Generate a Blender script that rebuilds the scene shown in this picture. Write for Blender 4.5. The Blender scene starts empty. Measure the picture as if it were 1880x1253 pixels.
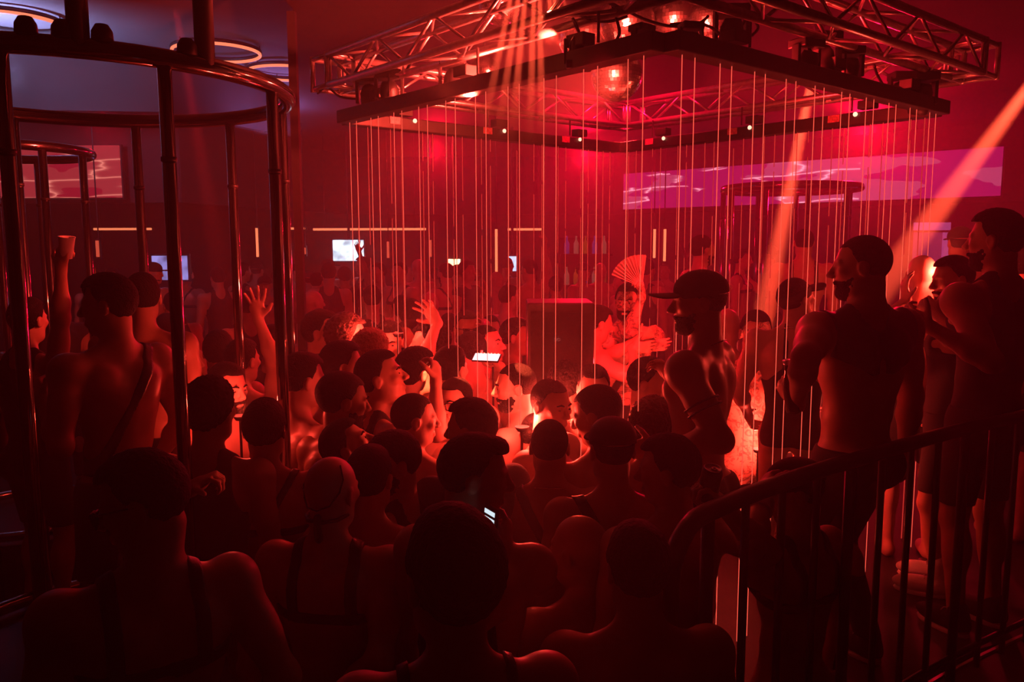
import bpy, math, random
import numpy as np
import openvdb
from mathutils import Vector, Matrix
from mathutils.bvhtree import BVHTree
random.seed(7)
SC = bpy.context.scene
COL = SC.collection
R = math.radians

# ------------------------------------------------------------------ camera
EYE = 2.33                      # eye height over the dance floor
FOC, PITCH, ROLL = 1497.2, .119655, -.00282
_c, _s = math.cos(PITCH), math.sin(PITCH)
_fw = np.array([0, _c, -_s]); _up = np.array([0, _s, _c]); _rt = np.array([1., 0, 0])
_r2 = _rt * math.cos(ROLL) + _up * math.sin(ROLL)
_u2 = -_rt * math.sin(ROLL) + _up * math.cos(ROLL)
cam = bpy.data.objects.new('camera', bpy.data.cameras.new('camera'))
COL.objects.link(cam)
cam.data.lens = FOC / 1880 * 36; cam.data.sensor_width = 36
cam.data.clip_start = .05; cam.data.clip_end = 100
cam.matrix_world = Matrix(((_r2[0], _u2[0], -_fw[0], 0), (_r2[1], _u2[1], -_fw[1], 0), (_r2[2], _u2[2], -_fw[2], EYE), (0, 0, 0, 1)))
SC.camera = cam
SC.view_settings.view_transform = 'Standard'; SC.view_settings.look = 'None'
SC.view_settings.gamma = 1; SC.view_settings.exposure = 0

def at(px, py, Y):
    """the place in the room seen at photo pixel (px,py), Y metres into the room"""
    d = _fw + (px - 940) / FOC * _r2 - (py - 626.5) / FOC * _u2
    p = d * Y / d[1]
    return np.array([p[0], p[1], p[2] + EYE])

def at_z(px, py, z):
    """the place at height z (floor = 0) seen at photo pixel (px,py)"""
    d = _fw + (px - 940) / FOC * _r2 - (py - 626.5) / FOC * _u2; k = (z - EYE) / d[2]
    return np.array([d[0] * k, d[1] * k, z])

# ------------------------------------------------------------------ haze (the room's air)
w = bpy.data.worlds.new('club_air'); SC.world = w; w.use_nodes = True
nt = w.node_tree; nt.nodes.clear()
wo = nt.nodes.new('ShaderNodeOutputWorld'); bg = nt.nodes.new('ShaderNodeBackground')
bg.inputs[0].default_value = (0, 0, 0, 1); bg.inputs[1].default_value = 0
vs = nt.nodes.new('ShaderNodeVolumeScatter'); vs.inputs['Color'].default_value = (1, .95, .95, 1)
vs.inputs['Density'].default_value = .029; vs.inputs['Anisotropy'].default_value = .55
nt.links.new(bg.outputs[0], wo.inputs[0]); nt.links.new(vs.outputs[0], wo.inputs['Volume'])
SC.cycles.use_denoising = True
SC.cycles.max_bounces = 3; SC.cycles.diffuse_bounces = 1; SC.cycles.glossy_bounces = 2
SC.cycles.volume_bounces = 0; SC.cycles.transmission_bounces = 2
SC.cycles.sample_clamp_indirect = 3

# ------------------------------------------------------------------ lamps of the rig and added fill lights
RED = (1, .002, .028); HOT = (1, .05, .03); HOTR = (1, .015, .018); AMB = (1, .085, .035)
def light(kind, loc, energy, color, size=.1, aim=None, angle=None, blend=.3, name='stage_light'):
    l = bpy.data.lights.new(name, kind); l.energy = energy; l.color = color
    if kind == 'AREA': l.shape = 'DISK'; l.size = size
    else: l.shadow_soft_size = size
    if kind == 'SPOT': l.spot_size = R(angle); l.spot_blend = blend
    o = bpy.data.objects.new(name, l); COL.objects.link(o); o.location = loc
    if aim is not None:
        o.rotation_euler = (Vector(aim) - Vector(loc)).to_track_quat('-Z', 'Y').to_euler()
    return o
L0 = light
# added unseen red fill spots, mostly at the back, that make the haze glow
L0('SPOT', (-1.2, 13.2, 3.8), 330, RED, .15, (-.4, 5.5, 2.2), 75, .9, name='haze_fill')
L0('SPOT', (1.2, 13.6, 3.8), 620, RED, .15, (1.2, 5.5, 2.2), 75, .9, name='haze_fill')
L0('SPOT', (4.9, 11.6, 3.9), 800, RED, .15, (2.6, 5.5, 2.4), 80, .9, name='haze_fill')
L0('SPOT', (-5.2, 10.6, 3.8), 35, RED, .15, (-2.6, 5.5, 2.4), 80, .9, name='haze_fill')
L0('SPOT', (.8, 6.0, 3.9), 260, RED, .15, (.9, 7.2, 2), 130, .9, name='haze_fill')
L0('SPOT', (.55, 3.9, 3.02), 1600, HOT, .05, (-.5, 4.3, 3.45), 110, .9, name='truss_fill')  # added unseen spots that brighten the truss from below
L0('SPOT', (.9, 3.9, 3.02), 200, HOTR, .05, (1.9, 4.3, 3.45), 110, .9, name='truss_fill')
L0('SPOT', (-.2, 4.05, 3.04), 600, HOT, .04, (-.35, 3.75, 3.42), 120, .9, name='truss_fill')
# spots without fixtures, added to rim and fill the crowd
L0('SPOT', (.9, 6.5, 3.1), 200, HOTR, .1, (.2, 4.1, 1.3), 58, .8, name='crowd_backlight')
L0('SPOT', (-.8, 5.9, 3.1), 130, HOTR, .1, (-.9, 4.4, 1.5), 56, .8, name='crowd_backlight')
L0('SPOT', (.35, 3.15, 3.05), 70, HOTR, .06, (-.1, 4.9, 1.6), 50, .9, name='crowd_front_light')
L0('SPOT', (1.2, 4.0, 2.75), 200, HOTR, .04, tuple(at(1165, 600, 5.0)), 36, .6, name='dancer_light')
# added point lights hidden low in the crowd to brighten nearby bodies
def low(px, py, Y, e, col=HOT, r=.03): L0('POINT', tuple(at(px, py, Y)), e, col, r, name='low_fill')
low(958, 768, 3.55, 22); low(1030, 748, 3.95, 24); low(440, 748, 3.62, 7); low(1392, 812, 4.45, 36); low(1744, 500, 4.36, 34); low(676, 606, 4.48, 9); low(905, 640, 4.6, 10, HOTR); low(1105, 668, 4.5, 12, HOTR); low(730, 600, 4.75, 6)
# visible shafts
L0('SPOT', tuple(at(1985, 30, 6.2)), 190000, AMB, .03, tuple(at(1660, 470, 6.6)), 6.5, .3, name='shaft_right')
L0('SPOT', tuple(at(1507, 66, 6.6)), 260000, AMB, .03, tuple(at(1390, 640, 6.6)), 4.6, .3, name='shaft_middle')
L0('SPOT', tuple(at(322, 14, 6.3)), 14000, HOTR, .03, tuple(at(402, 480, 7.4)), 6, .5, name='shaft_left')
for k in range(8):
    L0('SPOT', (.1, 3.24, 3.72), 9000, AMB, .004, tuple(at(908 + k * 22 + 5 * math.sin(k * 3.), 138, 3.48)), 2.6, .35, name='fan_ray')
for bx, by, bY in ((1132, 138, 4.9), (1150, 40, 4.8), (1240, 34, 4.9), (1078, 66, 5.0), (1303, 40, 4.4), (918, 4, 4.6)):
    L0('SPOT', (.2 + .3 * (bx > 1140), 3.5, 3.15), 1500, HOT, .02, tuple(at(bx, by, bY)), 14, .5, name='ball_fill')  # unseen spots added so the mirror balls glitter
# cool light on the ceiling at the left
L0('AREA', (-4.7, 7.6, 3.8), 85, (.42, .45, 1), .4, (-4.9, 8.0, 4.4), name='ceiling_uplight')
L0('AREA', (-3.0, 10.6, 3.7), 16, (.5, .3, 1), .5, (-3.0, 10.6, 4.4), name='ceiling_uplight')


# ------------------------------------------------------------------ materials
MATS = {}
def mat(name, col=(.5, .5, .5), rough=.5, metal=0, emit=None, estr=0, noise=0, scale=20, bump=0, spec=.5, sheen=0):
    if name in MATS: return MATS[name]
    m = bpy.data.materials.new(name); m.use_nodes = True; t = m.node_tree; b = t.nodes['Principled BSDF']
    b.inputs['Base Color'].default_value = (*col, 1); b.inputs['Roughness'].default_value = rough
    b.inputs['Metallic'].default_value = metal; b.inputs['Specular IOR Level'].default_value = spec
    if emit is not None:
        b.inputs['Emission Color'].default_value = (*emit, 1); b.inputs['Emission Strength'].default_value = estr
    if noise or bump:
        tc = t.nodes.new('ShaderNodeTexCoord'); n = t.nodes.new('ShaderNodeTexNoise'); n.inputs['Scale'].default_value = scale; n.inputs['Detail'].default_value = 3
        t.links.new(tc.outputs['Object'], n.inputs['Vector'])
        if noise:
            r = t.nodes.new('ShaderNodeValToRGB')
            r.color_ramp.elements[0].color = (*[c * (1 - noise) for c in col], 1); r.color_ramp.elements[1].color = (*[min(1, c * (1 + noise)) for c in col], 1)
            r.color_ramp.elements[0].position = .3; r.color_ramp.elements[1].position = .7
            t.links.new(n.outputs[0], r.inputs[0]); t.links.new(r.outputs[0], b.inputs['Base Color'])
        if bump:
            u = t.nodes.new('ShaderNodeBump'); u.inputs['Strength'].default_value = bump; u.inputs['Distance'].default_value = .01
            t.links.new(n.outputs[0], u.inputs['Height']); t.links.new(u.outputs[0], b.inputs['Normal'])
    MATS[name] = m
    return m
SKIN = [mat('skin_light', (.62, .36, .27), .48, noise=.08, scale=9, bump=.05), mat('skin_tan', (.5, .27, .18), .45, noise=.1, scale=9, bump=.05),
        mat('skin_olive', (.42, .23, .14), .45, noise=.1, scale=9, bump=.05), mat('skin_brown', (.2, .1, .06), .42, noise=.1, scale=9, bump=.05)]
HAIRD = mat('hair_dark', (.004, .003, .0025), .75, spec=.25, noise=.5, scale=160, bump=.8)
HAIRB = mat('hair_brown', (.06, .03, .015), .5, noise=.5, scale=160, bump=.8)
HAIRL = mat('hair_fair', (.35, .2, .09), .5, noise=.4, scale=160, bump=.8)
CLOTH = mat('cloth_black', (.012, .012, .013), .85, bump=.2, scale=300)
LEATH = mat('leather_black', (.012, .011, .011), .42, bump=.15, scale=200)
WHITE = mat('cotton_white', (.75, .73, .7), .8, bump=.2, scale=300)
CHROME = mat('cage_steel', (.3, .29, .3), .13, metal=1, noise=.15, scale=5)
ALU = mat('truss_aluminium', (.62, .6, .6), .33, metal=.85, noise=.15, scale=30)
BLACK = mat('rig_black', (.012, .012, .013), .5, noise=.3, scale=30)
PAINT = mat('railing_black_paint', (.018, .017, .018), .35, noise=.2, scale=15)
RUBBER = mat('cable_rubber', (.01, .01, .01), .6)

# ------------------------------------------------------------------ mesh helpers
class MB:
    def __init__(s): s.v = []; s.f = []
    def add(s, vs, fs):
        o = len(s.v); s.v += [tuple(map(float, v)) for v in vs]; s.f += [tuple(o + i for i in f) for f in fs]
    def box(s, c, d, rot=None):
        h = [x / 2 for x in d]; vs = []
        for x in (-1, 1):
            for y in (-1, 1):
                for z in (-1, 1):
                    p = Vector((x * h[0], y * h[1], z * h[2]))
                    if rot is not None: p = rot @ p
                    vs.append(p + Vector(c))
        s.add(vs, [(0, 1, 3, 2), (4, 6, 7, 5), (0, 4, 5, 1), (2, 3, 7, 6), (0, 2, 6, 4), (1, 5, 7, 3)])
    def tube(s, pts, r, n=10, closed=False, cap=True):
        pts = [Vector(p) for p in pts]; N = len(pts); rs = r if isinstance(r, (list, tuple)) else [r] * N
        up = None; rings = []
        for i, p in enumerate(pts):
            a = pts[(i - 1) % N] if (closed or i > 0) else p; b = pts[(i + 1) % N] if (closed or i < N - 1) else p
            t = (b - a).normalized()
            if up is None:
                up = Vector((0, 0, 1)) if abs(t.z) < .9 else Vector((1, 0, 0))
            x = t.cross(up).normalized(); y = x.cross(t).normalized(); up = y
            rings.append([p + (x * math.cos(q) + y * math.sin(q)) * rs[i] for q in [2 * math.pi * k / n for k in range(n)]])
        vs = [v for g in rings for v in g]; fs = []
        for i in range(N if closed else N - 1):
            j = (i + 1) % N
            for k in range(n):
                l = (k + 1) % n; fs.append((i * n + k, i * n + l, j * n + l, j * n + k))
        if not closed and cap: fs.append(tuple(range(n - 1, -1, -1))); fs.append(tuple((N - 1) * n + k for k in range(n)))
        s.add(vs, fs)
    def lathe(s, prof, c=(0, 0, 0), n=24, rot=None):
        vs = []; fs = []; m = len(prof)
        for k in range(n):
            q = 2 * math.pi * k / n
            for r, z in prof:
                p = Vector((r * math.cos(q), r * math.sin(q), z))
                if rot is not None: p = rot @ p
                vs.append(p + Vector(c))
        for k in range(n):
            l = (k + 1) % n
            for i in range(m - 1): fs.append((k * m + i, l * m + i, l * m + i + 1, k * m + i + 1))
        s.add(vs, fs)
    def build(s, name, m, parent=None, smooth=False, bevel=0):
        me = bpy.data.meshes.new(name); me.from_pydata(s.v, [], s.f); me.materials.append(m)
        if smooth: me.polygons.foreach_set('use_smooth', [True] * len(me.polygons))
        o = bpy.data.objects.new(name, me); COL.objects.link(o)
        if parent is not None: o.parent = parent
        if bevel:
            b = o.modifiers.new('bevel', 'BEVEL'); b.width = bevel; b.segments = 2; b.limit_method = 'ANGLE'
        return o
def tag(o, label=None, cat=None, group=None, kind=None):
    if label: o['label'] = label
    if cat: o['category'] = cat
    if group: o['group'] = group
    if kind: o['kind'] = kind
    return o
def empty(name, loc, label, cat, group=None, rz=0):
    o = bpy.data.objects.new(name, None); COL.objects.link(o); o.location = loc; o.rotation_euler.z = rz; o.empty_display_size = .1
    return tag(o, label, cat, group)
def copy_tree(o):
    c = o.copy(); COL.objects.link(c)
    for ch in list(o.children):
        d = ch.copy(); COL.objects.link(d); d.parent = c
        for g in list(ch.children):
            e = g.copy(); COL.objects.link(e); e.parent = d
    return c
# ------------------------------------------------------------------ soft bodies from signed distance fields
V = lambda *a: np.array(a, float)
def rotm(yaw=0, pitch=0, roll=0):
    """yaw turns left (about z), pitch looks up (about x), roll tips the crown to the right (about y)"""
    return np.array((Matrix.Rotation(yaw, 3, 'Z') @ Matrix.Rotation(pitch, 3, 'X') @ Matrix.Rotation(roll, 3, 'Y')))
def cap(a, b, r1, r2=None, k=.02, sub=False): return ('c', V(*a), V(*b), r1, r1 if r2 is None else r2, k, sub)
def ell(c, r, k=.02, M=None, sub=False): return ('e', V(*c), V(*r), M, k, sub)
def xf(prims, M, t, s=1.):
    out = []
    for p in prims:
        if p[0] == 'c': out.append(('c', M @ (p[1] * s) + t, M @ (p[2] * s) + t, p[3] * s, p[4] * s, p[5] * s, p[6]))
        else: out.append(('e', M @ (p[1] * s) + t, p[2] * s, M if p[3] is None else M @ p[3], p[4] * s, p[5]))
    return out
def pbox(p, g=0):
    if p[0] == 'c':
        r = max(p[3], p[4]) + g; return np.minimum(p[1], p[2]) - r, np.maximum(p[1], p[2]) + r
    r = max(p[2]) + g if p[3] is not None else p[2] + g
    return p[1] - r, p[1] + r
class Field:
    def __init__(s, lo, hi, vox):
        s.vox = vox; s.lo = np.array(lo) - 4 * vox; n = np.ceil((np.array(hi) + 4 * vox - s.lo) / vox).astype(int) + 1
        s.ax = [(s.lo[i] + np.arange(n[i]) * vox).astype('f4') for i in range(3)]; s.a = np.full(n, .08, 'f4')
    def block(s, lo, hi):
        i = np.clip(np.floor((lo - s.lo) / s.vox).astype(int), 0, None); j = np.minimum(np.ceil((hi - s.lo) / s.vox).astype(int) + 1, s.a.shape)
        return tuple(slice(max(0, a), max(0, b)) for a, b in zip(i, j))
    def put(s, p, off=0):
        k = p[-2]; lo, hi = pbox(p, k + off + 4 * s.vox); b = s.block(lo, hi)
        if any(q.stop <= q.start for q in b): return
        x = s.ax[0][b[0]][:, None, None]; y = s.ax[1][b[1]][None, :, None]; z = s.ax[2][b[2]][None, None, :]
        if p[0] == 'c':
            a, e = p[1], p[2]; d = e - a; L = max(float(d @ d), 1e-9); x = x - a[0]; y = y - a[1]; z = z - a[2]
            t = np.clip((x * d[0] + y * d[1] + z * d[2]) / L, 0, 1)
            q = np.sqrt((x - t * d[0]) ** 2 + (y - t * d[1]) ** 2 + (z - t * d[2]) ** 2) - (p[3] + (p[4] - p[3]) * t)
        else:
            c, r, M = p[1], p[2], p[3]; x = x - c[0]; y = y - c[1]; z = z - c[2]
            if M is not None: x, y, z = (x * M[0, i] + y * M[1, i] + z * M[2, i] for i in range(3))
            k0 = np.sqrt((x / r[0]) ** 2 + (y / r[1]) ** 2 + (z / r[2]) ** 2); k1 = np.sqrt((x / r[0] ** 2) ** 2 + (y / r[1] ** 2) ** 2 + (z / r[2] ** 2) ** 2)
            q = k0 * (k0 - 1) / np.maximum(k1, 1e-6)
        q = (q - off).astype('f4'); A = s.a[b]
        if p[-1]:
            h = np.maximum(k - np.abs(-A - q), 0) / k; s.a[b] = -(np.minimum(-A, q) - h * h * k / 4)
        else:
            h = np.maximum(k - np.abs(A - q), 0) / k; s.a[b] = np.minimum(A, q) - h * h * k / 4
    def xyz(s): return s.ax[0][:, None, None], s.ax[1][None, :, None], s.ax[2][None, None, :]
    def cut(s, q): s.a = np.maximum(s.a, q).astype('f4')
    def mesh(s, name, m, parent=None, shift=None):
        v = s.vox; a = np.clip(s.a, -3 * v, 3 * v).astype('f4')
        a[0] = a[-1] = 3 * v; a[:, 0] = a[:, -1] = 3 * v; a[:, :, 0] = a[:, :, -1] = 3 * v
        g = openvdb.FloatGrid(3 * v); g.copyFromArray(a); p, q = g.convertToQuads(0.0)[:2]
        p = p.astype('f4') * v + s.lo.astype('f4')
        if shift is not None: p = p + np.array(shift, 'f4')
        me = bpy.data.meshes.new(name); me.vertices.add(len(p)); me.vertices.foreach_set('co', p.ravel())
        me.loops.add(4 * len(q)); me.loops.foreach_set('vertex_index', q.astype('i4').ravel())
        me.polygons.add(len(q)); me.polygons.foreach_set('loop_start', np.arange(0, 4 * len(q), 4, dtype='i4'))
        me.update(calc_edges=True); me.polygons.foreach_set('use_smooth', np.ones(len(q), bool)); me.materials.append(m)
        o = bpy.data.objects.new(name, me); COL.objects.link(o)
        if parent is not None: o.parent = parent
        return o
def field(prims, vox, off=0, lo=None, hi=None):
    bs = [pbox(p, off) for p in prims if not p[-1]]
    L = np.min([b[0] for b in bs], 0); H = np.max([b[1] for b in bs], 0)
    if lo is not None: L = np.maximum(L, lo)
    if hi is not None: H = np.minimum(H, hi)
    f = Field(L, H, vox)
    for p in prims: f.put(p, off)
    return f

# head, in its own frame: x right, y to the front, z up, origin mid-head
def head_prims(jaw=1., nose=1.):
    P = [ell((0, -.012, .03), (.076, .097, .09)), ell((0, .022, -.028), (.061, .068, .083), .03),
         ell((0, .06, -.094), (.026 * jaw, .024, .02), .025), cap((-.034 * jaw, .03, -.085), (.034 * jaw, .03, -.085), .022, k=.03)]
    for s in (-1, 1):
        P += [ell((s * .046 * jaw, .0, -.06), (.018, .03, .034), .025), ell((s * .04, .064, -.012), (.022, .018, .017), .02),
              cap((s * .012, .084, .024), (s * .044, .072, .024), .010, .008, .012)]
    P += [ell((s * .031, .1, .003), (.018, .017, .012), .012, sub=True) for s in (-1, 1)]
    P += [ell((s * .031, .0765, .003), (.0125, .0125, .0115), .003) for s in (-1, 1)]
    P += [cap((0, .088, .018), (0, .108 * nose + .004, -.026), .007, .012, .01), ell((-.011, .1, -.032), (.009, .009, .008), .006), ell((.011, .1, -.032), (.009, .009, .008), .006),
          cap((-.018, .086, -.059), (.018, .086, -.059), .0065, k=.008), cap((-.015, .086, -.07), (.015, .086, -.07), .0075, k=.006),
          cap((-.02, .099, -.0645), (.02, .099, -.0645), .004, k=.004, sub=True)]
    for s in (-1, 1):
        P += [ell((s * .08, -.012, -.004), (.009, .02, .031), .008, rotm(0, -.2, 0)), ell((s * .09, -.006, 0), (.007, .011, .019), .006, sub=True)]
    return P
def hair_field(style, vox=.005, under_cap=False):
    t = dict(buzz=.003, short=.006, quiff=.005, slick=.008, curly=.02, thick=.01, undercut=.004).get(style, .006)
    P = [ell((0, -.013, .03), (.077 + t, .097 + t, .091 + t), .01)]
    if style in ('undercut', 'quiff', 'short', 'thick'): P.append(ell((0, .004, .078), (.06, .086, .05 if style != 'thick' else .054), .02))
    if style == 'quiff': P.append(ell((0, .056, .099), (.046, .032, .02), .02))
    if style == 'slick': P.append(ell((0, -.035, .04), (.074, .092, .085), .02))
    f = field(P, vox); x, y, z = f.xyz()
    if style != 'buzz':
        A, q = {'curly': (.007, 150), 'thick': (.0022, 150), 'short': (.0014, 190), 'slick': (.001, 220)}.get(style, (.002, 150))
        f.a = (f.a + A * (np.sin(q * x + 2 * np.sin(q * .6 * y)) * np.sin(q * y + 2 * np.sin(q * .5 * z)) * np.sin(q * .9 * z + 1.3 * np.sin(q * .7 * x)))).astype('f4')
    xx = np.clip(np.abs(x) / .075, 0, 1)
    front = np.maximum(.074 - z - .35 * xx ** 3 * .1, y - .01 + 0 * z) if False else None
    # hairline: forehead at the front, round over the temple, sideburn before the ear, nape at the back
    h = np.where(y > .0, .004 + .075 * np.clip(y / .045, 0, 1) ** .8, .004 - .075 * np.clip(-(y + .015) / .07, 0, 1) ** .75) - .008 * (1 - xx) * (y < -.03)
    h = h + (y > .03) * .012 * (xx > .55) * np.clip((xx - .55) / .3, 0, 1)
    f.cut(h - z)
    # clear the ears
    f.cut(.03 - np.sqrt((np.maximum(0, .075 - np.abs(x)) * 2) ** 2 + (y + .012) ** 2 * 1.7 + (z + .004) ** 2)) if style != 'curly' else None
    if under_cap: f.cut(z - .036 + .12 * y * 0 + 0 * x)
    return f
def beard_field(vox=.0045, long=.004):
    P = [ell((0, .022, -.03), (.061 + long, .068 + long, .083 + long), .02), ell((0, .06, -.096), (.03 + long, .028 + long, .024 + long), .025), cap((-.034, .03, -.088), (.034, .03, -.088), .022 + long, k=.03),
         ell((-.046, 0, -.06), (.018 + long, .03 + long, .034 + long), .02), ell((.046, 0, -.06), (.018 + long, .03 + long, .034 + long), .02),
         cap((-.024, .088, -.055), (.024, .088, -.055), .009, k=.01), cap((-.016, .1, -.067), (.016, .1, -.067), .009, k=.004, sub=True)]
    f = field(P, vox); x, y, z = f.xyz()
    f.cut(np.where(y > .045, z + .048 - .0 * y, z + .002 + .9 * np.clip(y - .0, 0, .05)) + 0 * x); f.cut(-.0 - y + .25 * np.clip(z + .06, -1, 0) + 0 * x)
    f.a = (f.a + .0015 * np.sin(220 * x) * np.sin(200 * y) * np.sin(210 * z)).astype('f4')
    return f
def cap_fields(back=False, vox=.004):
    f = field([ell((0, -.012, .052), (.088, .108, .08), .01)], vox); x, y, z = f.xyz()
    f.cut(.028 - z - .12 * y * (1 if not back else 1) + 0 * x)
    sg = -1 if back else 1
    b = field([ell((0, sg * .125 - .01, .035), (.074, .085, .012), .005)], .003); x, y, z = b.xyz()
    b.a = (np.sqrt(np.maximum(0, (x / .074) ** 2 + ((y - sg * .125 + .01) / .08) ** 2)) - 1).astype('f4') * .06 + 0 * z
    b.a = np.maximum(b.a, np.abs(z - (.04 - 2.2 * x * x)) - .004).astype('f4')
    return f, b
_headcache = {}
def add_headgear(f, name, m, parent, hM, ht, s):
    """mesh a head-frame field and carry it to the head's place in the body's frame"""
    o = f.mesh(name, m, parent)
    M = np.eye(4); M[:3, :3] = hM * s; M[:3, 3] = ht
    o.data.transform(Matrix(M.tolist()))
    return o

def ik(S, T, l1, l2, pole):
    d = T - S; L = np.linalg.norm(d); mx = (l1 + l2) * .995
    if L > mx: T = S + d / L * mx; d = T - S; L = mx
    u = d / L; a = (l1 * l1 - l2 * l2 + L * L) / (2 * L); h = math.sqrt(max(l1 * l1 - a * a, 0))
    p = pole - (pole @ u) * u; n = np.linalg.norm(p); p = p / n if n > 1e-6 else V(0, 0, -1)
    return S + u * a + p * h, T
def hand_prims(Wr, d, n, side, curl=.35, spread=.0, s=1., thumb=.8):
    d = d / np.linalg.norm(d); n = n - (n @ d) * d; n = n / np.linalg.norm(n); t = np.cross(d, n) * side
    P = [ell(Wr + d * .052 * s, (.041 * s, .052 * s, .0155 * s), .02, np.stack([t, d, n], 1)), cap(Wr - d * .01, Wr + d * .03 * s, .025 * s, .024 * s, .015)]
    for i, (o, L) in enumerate(((.031, .07), (.0105, .08), (-.0105, .075), (-.031, .058))):
        sp = spread * (1.5 - i) * .22; fd = d * math.cos(sp) + t * math.sin(sp); p = Wr + (d * (.088 - abs(i - 1.2) * .004) + t * o) * s
        a = 0
        for j, fr in enumerate((.42, .32, .26)):
            a += curl * (1, 1.1, .8)[j] * (1 + .12 * i); q = p + (fd * math.cos(a) + n * math.sin(a)) * L * fr * 1.08 * s
            P.append(cap(p, q, (.0092 - .0009 * j) * s, (.0085 - .0009 * j) * s, .004)); p = q
    p = Wr + (d * .022 + t * .03) * s; td = d * (1 - thumb * .5) + t * thumb + n * .25; td = td / np.linalg.norm(td); q = p + td * .042 * s
    P.append(cap(p, q, .0135 * s, .011 * s, .01)); td = td * .8 + d * .35 + n * curl * .6; td = td / np.linalg.norm(td); P.append(cap(q, q + td * .034 * s, .011 * s, .009 * s, .004))
    return P
def torso_prims(b, fem=0):
    sx = .186 + .022 * b
    P = [ell((0, 0, .95), (.152, .108, .12)), ell((0, 0, 1.09), (.126 + .014 * b, .094 + .008 * b, .15), .05), ell((0, -.004, 1.29), (.152 + .018 * b, .104 + .014 * b, .175), .05),
         cap((-sx + .03, -.012, 1.425), (sx - .03, -.012, 1.425), .05 + .008 * b, k=.05)]
    for s in (-1, 1):
        P += [ell((s * .075, .07, 1.335), (.078, .036 + .014 * b, .056), .03), cap((s * (.12 + .012 * b), -.035, 1.36), (s * .085, -.03, 1.12), .05 + .008 * b, .035, .05),
              ell((s * .078, -.078, 1.36), (.06, .034 + .008 * b, .08), .035), cap((s * .03, -.028, 1.5 + .01 * b), (s * .14, -.02, 1.445), .034 + .008 * b, .036, .035),
              ell((s * sx, -.006, 1.425), (.056 + .012 * b, .06 + .012 * b, .066 + .012 * b), .035), ell((s * .075, -.062, .91), (.082, .082, .09), .03)]
    P += [cap((0, -.142, 1.0), (0, -.15, 1.4), .017, .02, .035, True), cap((0, .125 + .01 * b, 1.02), (0, .13 + .012 * b, 1.36), .012, .012, .03, True)]
    return P, sx
def Rz(a): return rotm(a)

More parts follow.
